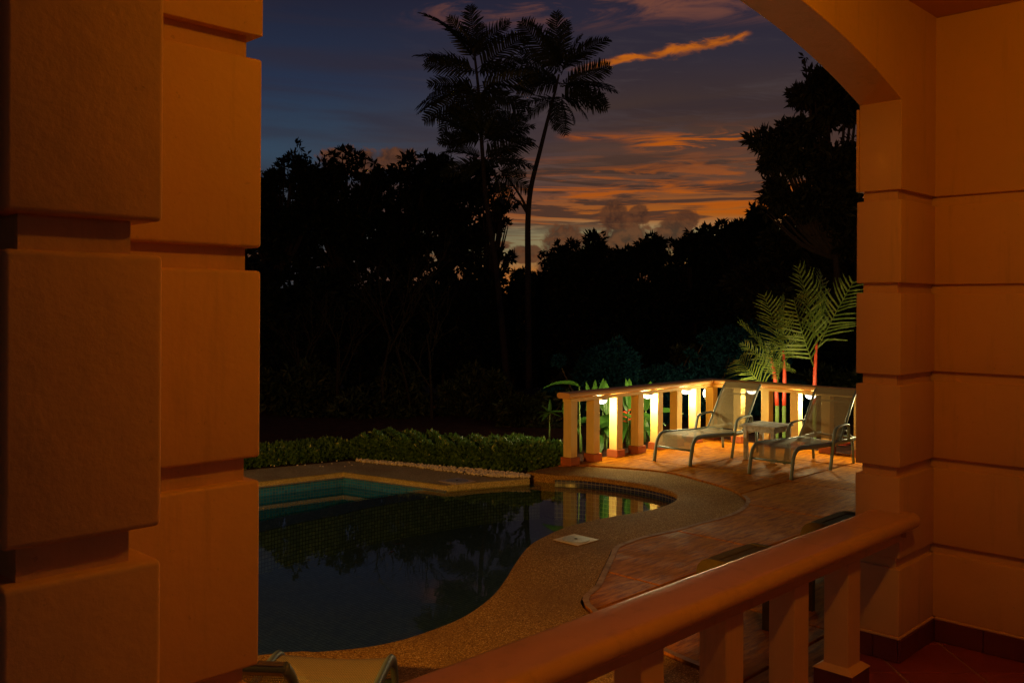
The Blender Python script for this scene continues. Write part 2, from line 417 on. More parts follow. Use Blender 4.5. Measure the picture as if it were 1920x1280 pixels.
M['bract'] = mat('heliconia_bract', (.65,.07,.02), .4, .4)

# ------------------------------------------------------------------ the ground
def terrain_z(x, y):
    a, b = w2h(x, y)
    # garden plateau round the pool, falling away beyond it
    d = max(0.0, y - 15.5)
    z = -.16 - .11*d*(1 - math.exp(-d/8)) if d < 60 else -.16 - .11*60 - .05*(d-60)
    if x > 4: z += .035*max(0, x-4)*min(1, d/20)
    inside = (-14 < a < 11.75 and -14 < b < 7.35)
    basin = (5.0 < b < 10.3 and -14 < a < 7.3)
    return -2.6 if inside or basin else z
bm = NB()
xs = sorted(set([-2000, -900, -400, -200, -110, -80] + [i*1.0 for i in range(-60, 61, 4)] + [i*.5 for i in range(-32, 41)] + [80, 110, 200, 400, 900, 2000]))
ys = sorted(set([-600, -250, -100, -60, -40] + [i*.5 for i in range(-36, 61)] + [i*2.0 for i in range(16, 55)] + [140, 200, 300, 500, 900, 2000]))
grid = [[bm.verts.new((x, y, terrain_z(x, y) + (random.Random(int(x*7+y*131)).uniform(-.03, .03) if abs(x) < 60 and y > 16 else 0))) for x in xs] for y in ys]
for j in range(len(ys)-1):
    for i in range(len(xs)-1): bm.faces.new((grid[j][i], grid[j][i+1], grid[j+1][i+1], grid[j+1][i]))
tag(fin('ground', bm, M['ground']), kind='structure')

# ------------------------------------------------------------------ pool outline (house frame)
ZC, ZW, ZB, ZBW = -.015, -.112, -.05, -.21
near_px = [(487,1226), (598,1220), (688,1211), (750,1198.6), (803,1182), (857,1161), (897,1137.5), (929,1110.6), (951,1082), (972,1048), (994,1021), (1019,1006), (1058,988.5), (1105,976), (1155,966), (1205,958), (1245,948), (1266,938), (1272,931)]
far_px = [(1268,924), (1245,916), (1210,908), (1170,901.5), (1120,895), (1080,891.5), (1040,890)]
near_h = [ath(u, v, ZC) for u, v in near_px]
far_h = [ath(u, v, ZC) for u, v in far_px]
lead = [(-6.5, 5.7), (-2.0, 5.6), (1.1, 5.25)]
inner = smooth_line(lead + near_h + far_h, 5)
inner = [(p.x, p.y) for p in inner]
weir_px = [(992,896.3), (895,904), (838,910.5), (757,921.6), (684,933), (640,941), (597,951.2), (538,962), (487,973)]
weir = [ath(u, v, ZW) for u, v in weir_px]
wdir = (weir[-1][0]-weir[-2][0], weir[-1][1]-weir[-2][1])
weir += [(weir[-1][0]+wdir[0]*k, weir[-1][1]+wdir[1]*k) for k in (2, 5, 9)]
weir = [(p.x, p.y) for p in smooth_line(weir, 5)]
out_px = [(988,885), (1020,878), (1050,873.4), (1085.6,873.8), (1170,879), (1249.6,887), (1315,903), (1368,919.5), (1392,934), (1395.6,944), (1381,959), (1348,972), (1308.7,982), (1262.8,995), (1203.7,1008), (1164,1021), (1148,1030), (1141,1044), (1128,1070), (1113.5,1100), (1093,1138)]
outer = [ath(u, v, ZC) for u, v in out_px] + [(4.25, 3.0), (4.15, 2.06)]
outer = [(p.x, p.y) for p in smooth_line(outer, 5)]

# coping: one cast ring of exposed aggregate with a rounded nose over the pool
def strip_wall(bm, line, z0, z1, off0=0.0, off1=0.0):
    l0 = offset_line(line, off0) if off0 else line; l1 = offset_line(line, off1) if off1 else line
    lo = [bm.verts.new((x, y, z0)) for x, y in l0]; hi = [bm.verts.new((x, y, z1)) for x, y in l1]
    uv = bm.loops.layers.uv.get('tiles') or bm.loops.layers.uv.new('tiles'); s = 0.0
    for i in range(len(line)-1):
        f = bm.faces.new((lo[i], lo[i+1], hi[i+1], hi[i])); s2 = s + math.dist(line[i], line[i+1])
        for l, q in zip(f.loops, ((s, z0), (s2, z0), (s2, z1), (s, z1))): l[uv].uv = q
        s = s2
bm = NB()
r = .022
nose = [(0.0, ZC-.056), (-.010, ZC-.050), (-.012, ZC-.03), (-.009, ZC-.012), (0.0, ZC-.003), (.014, ZC)]  # offset into pool is negative
# pool lies to the left of the inner line, so offset >0 is towards the water
rows = []
for off, z in nose:
    l = offset_line(inner, -off); rows.append([bm.verts.new((x, y, z)) for x, y in l])
for a_, b_ in zip(rows, rows[1:]):
    for i in range(len(inner)-1): bm.faces.new((a_[i], a_[i+1], b_[i+1], b_[i]))
top_in = rows[-1]
poly = top_in + [bm.verts.new((x, y, ZC)) for x, y in outer] + [bm.verts.new((-6.5, 2.06, ZC))]
bm.faces.new(poly)
under = [bm.verts.new((x, y, ZC-.056)) for x, y in offset_line(inner, -.05)]
for i in range(len(inner)-1): bm.faces.new((rows[0][i], under[i], under[i+1], rows[0][i+1]))
strip_wall(bm, outer[:30], ZC-.3, ZC)
strip_wall(bm, [(inner[-1]), (outer[0])], ZC-.3, ZC)
tag(fin('pool_coping', bm, M['aggregate'], house=True, angle=50), kind='structure')
# pool shell
pool_poly = inner + weir
bm = NB()
f = bm.faces.new([bm.verts.new((x, y, -.52)) for x, y in pool_poly]); flat_uv(bm)
tag(fin('pool_floor', bm, M['mosaic_floor'], house=True), kind='structure')
bm = NB(); strip_wall(bm, offset_line(inner, -.012), -.53, ZC-.05)
tag(fin('pool_wall', bm, M['mosaic_dark'], house=True, smooth=True), kind='structure')
bm = NB()
wi = offset_line(weir, .30)
strip_wall(bm, wi, -.53, ZW-.03); strip_wall(bm, weir, -.85, ZW-.02)
uv = bm.loops.layers.uv.get('tiles'); q_ = 0.0
for i in range(len(weir)-1):
    p_ = [(*weir[i], ZW-.02), (*weir[i+1], ZW-.02), (*wi[i+1], ZW-.03), (*wi[i], ZW-.03)]
    f = bm.faces.new([bm.verts.new(p) for p in p_]); q2 = q_ + math.dist(weir[i], weir[i+1])
    for l, w_ in zip(f.loops, ((q_, 0), (q2, 0), (q2, .3), (q_, .3))): l[uv].uv = w_
    q_ = q2
tag(fin('overflow_weir', bm, M['mosaic_floor'], house=True), kind='structure')
bm = NB(); bm.faces.new([bm.verts.new((x, y, ZW)) for x, y in offset_line(inner, -.014) + weir])
tag(fin('pool_water', bm, M['water'], house=True), kind='structure')
# round mosaic steps seen through the water at the shallow end
for (u, v, rr) in ((1112,968,.34), (1182,950,.30)):
    a, b = ath(u, v, ZW)
    t = tag(thing('pool_step', 'round blue mosaic step under the water %s' % ('left of the bright reflected post' if u < 1150 else 'nearer the curved end of the pool'), 'pool step', (a, b, -.52), True, 'round steps under the water'))
    for k, (q, z) in enumerate(((rr, -.40), (rr*.72, -.33), (rr*.45, -.26))):
        bm = NB(); bmesh.ops.create_cone(bm, cap_ends=True, segments=32, radius1=q, radius2=q, depth=z+.52, matrix=Matrix.Translation((a+.05, b+.12, (z-.52)/2))); flat_uv(bm)
        fin('step_tier', bm, M['mosaic_dark'], t)

# catch basin beyond the weir
cor = ath(643.5, 884.5, ZB); lft = ath(487, 902.5, ZB); rgt = ath(838, 909.6, ZB)
ext = (cor[0] + (lft[0]-cor[0])*4, cor[1] + (lft[1]-cor[1])*4)
basin_line = [rgt, cor, ext]
bm = NB()
o1 = ath(654, 863.6, ZB); o0 = ath(453, 881.5, ZB); oe = (o1[0] + (o0[0]-o1[0])*4, o1[1] + (o0[1]-o1[1])*4)
pr = [ath(u, v, ZB) for u, v in ((895,904.3), (957,899.8), (993,896.9), (992,892), (902,882.5), (771,871.5))]
topv = [bm.verts.new((x, y, ZB)) for x, y in [ext, cor, rgt] + pr + [o1, oe]]
bm.faces.new(topv)
nrows = []
for off, z in ((.004, ZB), (-.006, ZB-.014), (-.006, ZB-.045), (.006, ZB-.06), (.06, ZB-.06)):
    nrows.append([bm.verts.new((x, y, z)) for x, y in offset_line(basin_line, off)])
for a_, b_ in zip(nrows, nrows[1:]):
    for i in range(2): bm.faces.new((a_[i], a_[i+1], b_[i+1], b_[i]))
strip_wall(bm, [rgt] + pr[:3], ZB-.075, ZB)
tag(fin('basin_coping', bm, M['aggregate_pale'], house=True), kind='structure')
bm = NB(); strip_wall(bm, offset_line(basin_line, .012), -.56, ZB-.055)
tag(fin('basin_wall', bm, M['mosaic_wall'], house=True), kind='structure')
bl = offset_line(basin_line, .012)
wl = weir[:]
bm = NB(); bm.faces.new([bm.verts.new((x, y, -.55)) for x, y in bl + wl[::-1]]); flat_uv(bm)
tag(fin('basin_floor', bm, M['mosaic_wall'], house=True), kind='structure')
bm = NB(); bm.faces.new([bm.verts.new((x, y, ZBW)) for x, y in bl + wl[::-1]])
tag(fin('basin_water', bm, M['water'], house=True), kind='structure')

# soil bed behind the basin and round the deck
bm = NB()
sp = [ath(*p, ZB) for p in ((440,884), (654,864), (771,872.5), (902,884), (992,893), (1000,888), (1052,874))]
back = [(8.4, 7.45), (11.9, 7.55), (11.95, -3), (17, -3), (17, 14.5), (6.0, 18.0), (-8.0, 14.0)]
bm.faces.new([bm.verts.new((x, y, ZB-.012)) for x, y in sp + back])
tag(fin('soil_bed', bm, M['soil'], house=True), kind='structure')

# ------------------------------------------------------------------ stamped deck in cast slabs
gap_line = offset_line(outer, .022)
deck_poly = gap_line[outer.index(min(outer, key=lambda p: (p[0]-ath(1085.6,873.8,ZC)[0])**2 + (p[1]-ath(1085.6,873.8,ZC)[1])**2)):]
deck_poly = [(8.30, 7.34)] + deck_poly + [(11.68, 2.06), (11.68, 7.34)]
deck = NB()
deck.faces.new([deck.verts.new((x, y, -.018)) for x, y in deck_poly])
strip_wall(deck, deck_poly[1:-2], -.2, -.018)
deck_o = tag(fin('pool_deck', deck, M['deck'], house=True), kind='structure')
ja = [2.0, 3.86, 5.24, 6.62, 8.00, 9.40, 10.8, 12.5]; jb = [1.5, 2.45, 3.69, 4.93, 6.17, 8.0]
for a0, a1 in zip(ja, ja[1:]):
    for b0, b1 in zip(jb, jb[1:]):
        g = .010
        p = clip_poly(deck_poly, [(-1, 0, -a0-g), (1, 0, a1-g), (0, -1, -b0-g), (0, 1, b1-g)])
        if not p: continue
        bm = NB(); prism(bm, p, -.03, 0.0)
        try: bmesh.ops.bevel(bm, geom=[e for e in bm.edges if abs(e.verts[0].co.z) < 1e-6 and abs(e.verts[1].co.z) < 1e-6], offset=.004, segments=1, affect='EDGES')
        except Exception: pass
        fin('deck_slab', bm, M['deck'], deck_o)
# worn pale edge band of the deck along the coping
M['worn'] = mat('worn_edge', (.40,.24,.13), .7, .1, [(40, .002)], (7, .95, (.20,.085,.030)))
i0 = min(range(len(outer)), key=lambda i: (outer[i][0]-ath(1390,930,ZC)[0])**2 + (outer[i][1]-ath(1390,930,ZC)[1])**2)
seg = outer[i0:-3]
l1 = offset_line(seg, .012); l2 = offset_line(seg, .055)
bm = NB()
A = [bm.verts.new((x, y, .003)) for x, y in l1]; B = [bm.verts.new((x, y, .003)) for x, y in l2]
for i in range(len(seg)-1): bm.faces.new((A[i], A[i+1], B[i+1], B[i]))
fin('edge_band', bm, M['worn'], deck_o)

# ------------------------------------------------------------------ the terrace: floor, walls, ceiling
ZF = .17
bm = NB(); prism(bm, [(-3.5, -3.2), (5.3, -3.2), (5.3, 2.04), (-3.5, 2.04)], -.4, ZF-.006)
floor_o = tag(fin('terrace_floor', bm, M['grout'], house=True), kind='structure')
P, G0 = .377, .006
for i in range(-6, 9):
    for j in range(-4, 8):
        x0 = 2.243 + (i-2)*P; y0 = 4.413 + (j-4)*P
        if y0 < 2.4: continue
        q = [w2h(x, y) for x, y in ((x0+G0, y0+G0), (x0+P-G0, y0+G0), (x0+P-G0, y0+P-G0), (x0+G0, y0+P-G0))]
        q = clip_poly(q, [(0, 1, 1.99), (1, 0, 5.1), (-1, 0, 1.0), (0, -1, 1.5)])
        if not q: continue
        bm = NB(); prism(bm, q, ZF-.012, ZF)
        try: bmesh.ops.bevel(bm, geom=[e for e in bm.edges if min(v.co.z for v in e.verts) > ZF-.001], offset=.003, segments=1, affect='EDGES')
        except Exception: pass
        fin('floor_tile', bm, M['floor_tile'], floor_o)
bm = NB(); box(bm, -3.5, 5.3, -3.2, 2.2, 3.45, 3.65)
tag(fin('terrace_ceiling', bm, M['ceiling'], house=True), kind='structure')

GZ = [.678, 1.129, 1.584, 2.042, 2.505]                 # under edges of the rusticated courses
GAP, DEP = .050, .026
def course_blocks(parent, a0, a1, b0, b1, first, last, bev, matl):
    for k in range(len(GZ)):
        bot = first if k == 0 else GZ[k-1]
        # groove sits just under each listed edge, so a block runs from the edge below up to the next groove
        top = GZ[k] - GAP
        bm = NB(); box(bm, a0, a1, b0, b1, bot, top, bev, 3); fin('rendered_block', bm, matl, parent, angle=40)
    if last:
        bm = NB(); box(bm, a0, a1, b0, b1, GZ[-1], last, bev, 3); fin('rendered_block', bm, matl, parent, angle=40)
def skirt(parent, pieces):
    for a0, a1, b0, b1 in pieces:
        bm = NB(); box(bm, a0, a1, b0, b1, ZF+.001, .283, .003, 1); fin('skirting_tile', bm, M['skirting'], parent)

arch = thing('arch_wall', 'orange rendered arcade wall with a wide arch and deep horizontal grooves', 'wall', (2.8, 1.9, ZF), True)
# right jamb courses, the top one under the springing belongs to the spandrel
course_blocks(arch, 4.58, 5.12, 1.805, 2.03, .296, None, .006, M['plaster'])
bm = NB(); box(bm, 4.58+DEP, 5.2, 1.805+DEP, 2.03-DEP, .1, 2.6); fin('wall_core', bm, M['plaster'], arch)
bm = NB(); box(bm, 4.566, 5.028, 1.797, 2.04, .283, .296, .004, 1); fin('plaster_ledge', bm, M['plaster'], arch)
# left jamb courses
course_blocks(arch, .30, 1.057, 1.805, 2.03, .296, None, .008, M['plaster'])
bm = NB(); box(bm, .30, 1.057-DEP, 1.805+DEP, 2.03-DEP, .1, 2.6); fin('wall_core', bm, M['plaster'], arch)
bm = NB(); box(bm, .32, .98, 2.032, 2.46, .0, 3.0, .01, 2); fin('lantern_block', bm, M['plaster'], arch)  # unseen block added to keep lantern light off the reveal and rail
# spandrel with the segmental arch
aL, aR, zs, RA = 1.057, 4.58, 2.945, 5.6
ac = (aL+aR)/2; hs = (aR-aL)/2; zc = zs - math.sqrt(RA*RA - hs*hs)
arc = [(ac + hs*math.cos(t)*1.0, 0) for t in [0]]
th0 = math.asin(hs/RA)
arc = [(ac + RA*math.sin(th0*(1-2*k/40)), zc + RA*math.cos(th0*(1-2*k/40))) for k in range(41)]
prof = [(5.15, GZ[-1]), (5.15, 3.46), (-3.5, 3.46), (-3.5, GZ[-1]), (aL, GZ[-1]), (aL, zs-.002)] + arc[::-1] + [(aR, zs-.002), (aR, GZ[-1])]
# jamb part up to the springing, then arch set back a little
bm = NB()
extrude_profile(bm, prof, 1.805, 2.018, lambda s, q: (q[0], s, q[1]))
sp_o = fin('spandrel', bm, M['plaster'], arch, angle=30)
mod = sp_o.modifiers.new('bevel', 'BEVEL'); mod.width = .008; mod.segments = 2; mod.limit_method = 'ANGLE'; mod.angle_limit = R(40)
bm = NB(); box(bm, 4.572, 4.9, 2.019, 2.032, GZ[-1], zs-.02, .004, 2); fin('jamb_face', bm, M['plaster'], arch)
skirt(arch, [(4.569, 4.81, 1.794, 1.806), (4.813, 5.028, 1.794, 1.806), (4.568, 4.580, 1.808, 1.93), (4.568, 4.580, 1.933, 2.03)])

rwall = thing('end_wall', 'orange rendered side wall with horizontal grooves at the right end of the terrace', 'wall', (5.15, 0, ZF), True)
course_blocks(rwall, 5.03, 5.25, -3.2, 1.84, .296, 3.449, .006, M['plaster'])
bm = NB(); box(bm, 5.03+DEP, 5.24, -3.2, 1.9, .1, 3.4); fin('wall_core', bm, M['plaster'], rwall)
bm = NB(); box(bm, 5.018, 5.04, -3.2, 1.795, .283, .296, .004, 1); fin('plaster_ledge', bm, M['plaster'], rwall)
skirt(rwall, [(5.018, 5.030, b-.297, b) for b in [1.793-.24] + [1.793-.24-.3*k for k in range(1, 6)]] + [(5.018, 5.030, 1.556, 1.793)])

pier = thing('cross_pier', 'rough rendered grooved pier filling the left edge, nearest the viewer', 'pier', (.51, 1.58, ZF), True)
course_blocks(pier, .402, .624, 1.347, 1.80, .17, 3.449, .009, M['plaster_rough'])
bm = NB(); box(bm, .402+DEP, .624-.04, 1.347+DEP, 1.80, .1, 3.4); fin('wall_core', bm, M['plaster_rough'], pier)

light_stop = thing('light_baffle', 'added dark-board light shutter closing the bay left of the rough pier', 'baffle', (-1.6, 1.95, ZF), True)  # added to stop lantern light leaking in round the pier
M['baffle_dark'] = mat('baffle_dark', (.035,.020,.012), .7, .2, [(30, .002)])
for k in range(24):
    bm = NB(); box(bm, -3.5, .299, 1.93, 1.965, ZF+.002 + k*.1, ZF + .096 + k*.1, .004, 1); fin('board', bm, M['baffle_dark'], light_stop)
bm = NB(); box(bm, -3.5, .301, 1.90, 1.928, ZF+.002, 2.52, .003, 1); fin('backing', bm, M['baffle_dark'], light_stop)
# ------------------------------------------------------------------ near balustrade in the arch
def rail_prof(c, w, zt, th):
    r = th/2; pts = []
    for k in range(9):
        t = -math.pi/2 + math.pi*k/8; pts.append((c + w/2 - r + r*math.cos(t), zt - r + r*math.sin(t)))
    for k in range(9):
        t = math.pi/2 + math.pi*k/8; pts.append((c - w/2 + r + r*math.cos(t), zt - r + r*math.sin(t)))
    return pts
bal = thing('terrace_balustrade', 'rust orange rounded handrail on square posts across the near arch', 'balustrade', (2.8, 1.86, ZF), True)
prof = rail_prof(1.847, .236, .906, .078)
bm = NB(); extrude_profile(bm, prof, 1.06, 4.577, lambda s, q: (s, q[0], q[1]))
cl = clip_poly(prof, [(1, 0, 1.8025)])
extrude_profile(bm, cl, 4.5775, 4.650, lambda s, q: (s, q[0], q[1]))
fin('handrail', bm, M['rail_paint'], bal, angle=50)
bm = NB(); box(bm, 1.06, 4.577, 1.792, 1.922, .772, .8285, .004, 1)
box(bm, 4.578, 4.625, 1.772, 1.8035, .79, .8285, .003, 1)
fin('under_beam', bm, M['rail_paint'], bal)
for a in (1.42, 1.938, 2.454, 2.972, 3.496, 3.998):
    bm = NB(); box(bm, a, a+.127, 1.80, 1.915, .30, .7715, .004, 2)
    p = fin('baluster', bm, M['plaster'], bal)
    bm = NB()
    x0, x1, y0, y1 = a-.035, a+.162, 1.765, 1.952
    lo = [(x0, y0), (x1, y0), (x1, y1), (x0, y1)]; hi = [(a-.004, 1.796), (a+.131, 1.796), (a+.131, 1.919), (a-.004, 1.919)]
    L0 = [bm.verts.new((*q, .283)) for q in lo]; H0 = [bm.verts.new((*q, .305)) for q in hi]
    bm.faces.new(L0[::-1]); bm.faces.new(H0)
    for k in range(4): bm.faces.new((L0[k], L0[(k+1) % 4], H0[(k+1) % 4], H0[k]))
    fin('plinth_cap', bm, M['plaster'], p)
    bm = NB(); box(bm, x0+.004, x1-.004, y0+.004, y1-.004, ZF+.001, .2825, .003, 1); fin('plinth_tile', bm, M['skirting'], p)

# ------------------------------------------------------------------ deck balustrade
dbal = thing('deck_balustrade', 'cream lit balustrade with square posts turning the corner of the pool deck', 'balustrade', (11.5, 7.2, 0), True)
ZT = .875
pa = [8.37, 8.80, 9.26, 9.711, 10.143, 10.595, 11.058]
pb = [7.20, 6.75, 6.315, 5.882, 5.44, 5.0, 4.56, 4.12, 3.68]
def post(a, b):
    bm = NB(); box(bm, a, a+.12, b, b+.12, .095, ZT-.115, .004, 2); p = fin('baluster', bm, M['post_paint'], dbal)
    bm = NB(); box(bm, a-.024, a+.144, b-.024, b+.144, .001, .0945, .004, 1); fin('plinth', bm, M['terracotta'], p)
for a in pa: post(a, 7.20)
for b in pb: post(11.5, b)
pf = rail_prof(0, .21, ZT, .07)
bm = NB()
c1, c2 = 7.26, 11.56
A = [bm.verts.new((8.30, c1+q[0], q[1])) for q in pf]
B = [bm.verts.new((c2+q[0], c1+q[0], q[1])) for q in pf]
Cc = [bm.verts.new((c2+q[0], 3.5, q[1])) for q in pf]
n = len(pf); bm.faces.new(A); bm.faces.new(Cc[::-1])
for k in range(n):
    bm.faces.new((A[k], B[k], B[(k+1) % n], A[(k+1) % n])); bm.faces.new((B[k], Cc[k], Cc[(k+1) % n], B[(k+1) % n]))
fin('handrail', bm, M['deck_rail'], dbal, angle=50)
bm = NB(); box(bm, 8.36, 11.625, 7.195, 7.325, ZT-.114, ZT-.0705, .003, 1); box(bm, 11.495, 11.625, 3.5, 7.194, ZT-.114, ZT-.0705, .003, 1)
fin('under_beam', bm, M['post_paint'], dbal)
# bulkhead lamps hung under the rail
def dome(bm, c, r, h, axis):
    m = bmesh.ops.create_uvsphere(bm, u_segments=20, v_segments=10, radius=1.0)
    vs = m['verts']
    kill = [v for v in vs if v.co.z > .05]
    bmesh.ops.delete(bm, geom=kill, context='VERTS')
    rest = [v for v in bm.verts]
    for v in rest:
        x, y, z = v.co; p = Vector((x*r, y*r, z*h))
        if axis == 'b': p = Vector((p.x*.62, -p.z, p.y))
        v.co = Vector(c) + p
lamps = [((9.02, 7.26, ZT-.116), 'd', 'between the second and third posts from the free end'), ((9.99, 7.26, ZT-.116), 'd', 'between the fourth and fifth posts'),
         ((10.89, 7.26, ZT-.116), 'd', 'just left of the corner'), ((11.56, 6.615, ZT-.116), 'd', 'behind the left lounger back'),
         ((11.56, 5.735, ZT-.116), 'd', 'beside the right lounger back'), ((11.56, 4.85, ZT-.116), 'd', 'hidden behind the right lounger and the wall'),
         ((11.54, 7.32, .655), 'b', '')]
for (c, ax, where) in lamps:
    lab = 'glowing dome lamp under the rail ' + where if ax == 'd' else 'glowing oval lamp fixed upright on the outer side of the corner post'
    t = thing('deck_lamp', lab, 'lamp', c, True, 'lamps on the deck balustrade')
    bm = NB()
    if ax == 'd': bmesh.ops.create_cone(bm, cap_ends=True, segments=20, radius1=.078, radius2=.078, depth=.014, matrix=Matrix.Translation((c[0], c[1], c[2]-.0075)))
    else: box(bm, c[0]-.052, c[0]+.052, c[1]+.001, c[1]+.014, c[2]-.085, c[2]+.085, .006, 1)
    fin('base', bm, M['lampbase'], t)
    bm = NB(); dome(bm, (c[0], c[1], c[2]-.015) if ax == 'd' else (c[0], c[1]+.015, c[2]), .070, .052, ax)
    fin('diffuser', bm, M['lamp'], t, smooth=True)
    dl = bpy.data.lights.new('deck_lamp_bulb', 'POINT'); dl.energy = 30 if ax == 'd' else 12; dl.color = (1, .84, .40); dl.shadow_soft_size = .045
    do = bpy.data.objects.new('deck_lamp_bulb', dl); C.objects.link(do); do.parent = t
    do.location = (0, 0, -.115) if ax == 'd' else (0, .13, 0)

# terrace ceiling lamp (above the picture) that lights the walls
tl = thing('ceiling_lamp', 'round warm ceiling lamp of the terrace, above the picture', 'lamp', (2.45, .45, 3.45), True)
bm = NB(); bmesh.ops.create_cone(bm, cap_ends=True, segments=24, radius1=.10, radius2=.12, depth=.05, matrix=Matrix.Translation((2.45, .45, 3.424))); fin('base', bm, M['lampbase'], tl)
ld = bpy.data.lights.new('ceiling_lamp_bulb', 'POINT'); ld.energy = 38; ld.color = (1, .40, .010); ld.shadow_soft_size = .05
lo_ = bpy.data.objects.new('ceiling_lamp_bulb', ld); C.objects.link(lo_); lo_.parent = tl; lo_.location = (0, 0, -.16)
# lantern on the outside of the house front, left of the picture
fl = thing('wall_lantern', 'warm wall lantern on the house front, left of the picture', 'lamp', (-2.5, 2.05, 2.2), True)
bm = NB(); box(bm, -2.56, -2.44, 2.032, 2.06, 2.2, 2.45, .006, 1); fin('back_plate', bm, M['lampbase'], fl)
bm = NB(); box(bm, -2.57, -2.43, 2.062, 2.25, 2.46, 2.48, .006, 1); fin('hood', bm, M['lampbase'], fl)
fd = bpy.data.lights.new('wall_lantern_bulb', 'POINT'); fd.energy = 1450; fd.color = (1, .44, .045); fd.shadow_soft_size = .06
fo_ = bpy.data.objects.new('wall_lantern_bulb', fd); C.objects.link(fo_); fo_.parent = fl; fo_.location = (0, .10, .12)

# ------------------------------------------------------------------ sun loungers
def make_lounger():
    """local frame: foot end at x=0, head towards +x, y across 0..W"""
    W = .56
    t = thing('sun_lounger', '', 'sun lounger', (0, 0, 0))
    side = smooth_line([(-.03, 0, .005), (-.005, 0, .12), (.03, 0, .25), (.09, 0, .315), (.20, 0, .335), (.55, 0, .318), (.95, 0, .300), (1.25, 0, .300), (1.75, 0, .305)], 5)
    for y in (0.02, W-.02):
        bm = NB(); tube(bm, [(p.x, y, p.z) for p in side], .023, 8, flat=(.75, 1.2)); fin('side_frame', bm, M['frame'], t, smooth=True)
        arm = smooth_line([(.86, y, .006), (.91, y, .20), (.955, y, .40), (1.0, y, .475), (1.10, y, .50), (1.24, y, .505), (1.32, y, .50), (1.345, y, .46), (1.35, y, .30)], 4)
        oy = -.032 if y < .2 else .032
        bm = NB(); tube(bm, [(p.x, p.y+oy, p.z) for p in arm], .018, 8, flat=(1.15, .8)); fin('armrest', bm, M['frame'], t, smooth=True)
        bm = NB(); tube(bm, [(1.52, y, .295), (1.56, y, .006)], .018, 8, flat=(1, 1)); fin('rear_leg', bm, M['frame'], t, smooth=True)
        bk = smooth_line([(1.18, y, .31), (1.30, y, .46), (1.44, y, .66), (1.56, y, .82), (1.63, y, .885)], 5)
        bm = NB(); tube(bm, [(p.x, p.y, p.z) for p in bk], .017, 8, flat=(.8, 1.2)); fin('back_frame', bm, M['frame'], t, smooth=True)
        bm = NB(); tube(bm, [(1.32, y + (.03 if y < .2 else -.03), .46), (1.60, y + (.03 if y < .2 else -.03), .31)], .009, 6); fin('back_strut', bm, M['frame'], t, smooth=True)
    for (x, z, r) in ((.01, .185, .013), (1.05, .285, .012), (1.70, .30, .014)):
        bm = NB(); tube(bm, [(x, .03, z), (x, W-.03, z)], r, 8); fin('cross_bar', bm, M['frame'], t, smooth=True)
    bm = NB(); tube(bm, [(1.628, .02, .884), (1.628, W-.02, .884)], .015, 8); fin('top_bar', bm, M['frame'], t, smooth=True)
    # stretcher bow behind the back mesh
    bow = smooth_line([(1.33, .05, .44), (1.44, .045, .62), (1.515, .06, .725), (1.53, .10, .745), (1.53, W-.10, .745), (1.515, W-.06, .725), (1.44, W-.045, .62), (1.33, W-.05, .44)], 3)
    bm = NB(); tube(bm, [(p.x+.03, p.y, p.z) for p in bow], .010, 6); fin('back_bow', bm, M['frame'], t, smooth=True)
    def sheet(name, prof, sag, matl):
        bm = NB(); rows = []
        for i, p in enumerate(prof):
            k = min(i, len(prof)-1-i)/ (len(prof)/2)
            rows.append([bm.verts.new((p[0], .022 + (W-.044)*j/10, p[1] - sag*k*(1-((j-5)/5)**2))) for j in range(11)])
        for a, b in zip(rows, rows[1:]):
            for j in range(10): bm.faces.new((a[j], a[j+1], b[j+1], b[j]))
        return fin(name, bm, matl, t, smooth=True)
    s_ = smooth_line([(.0, .20, 0), (.03, .26, 0), (.09, .326, 0), (.20, .346, 0), (.55, .330, 0), (.95, .312, 0), (1.17, .312, 0)], 4)
    sheet('seat_mesh', [(p.x, p.y) for p in s_], .018, M['sling'])
    b_ = smooth_line([(1.19, .325, 0), (1.30, .470, 0), (1.44, .668, 0), (1.555, .828, 0)], 5)
    sheet('back_mesh', [(p.x-.004, p.y) for p in b_], .012, M['sling'])
    h_ = smooth_line([(1.553, .826, 0), (1.59, .862, 0), (1.625, .900, 0), (1.645, .895, 0)], 3)
    sheet('head_hem', [(p.x-.004, p.y) for p in h_], .0, M['hem'])
    return t
L1 = make_lounger()
L1.location = (*h2w(9.40, 6.16), 0); L1.rotation_euler = (0, 0, TH)
tag(L1, 'grey framed mesh sun lounger left of the wooden table, beside the deck corner', group='sun loungers round the pool')
L2 = copy_tree(L1); L2.location = (*h2w(9.47, 4.89), 0)
L2['label'] = 'grey framed mesh sun lounger right of the wooden table, partly hidden by the wall'
L3 = copy_tree(L1)
ax = math.atan2(-1, -.072)                              # head towards the viewer
L3.location = (-1.07, 4.32, ZC); L3.rotation_euler = (0, 0, ax - 0)
L3['label'] = 'sun lounger seen from behind at the bottom edge beside the pool'

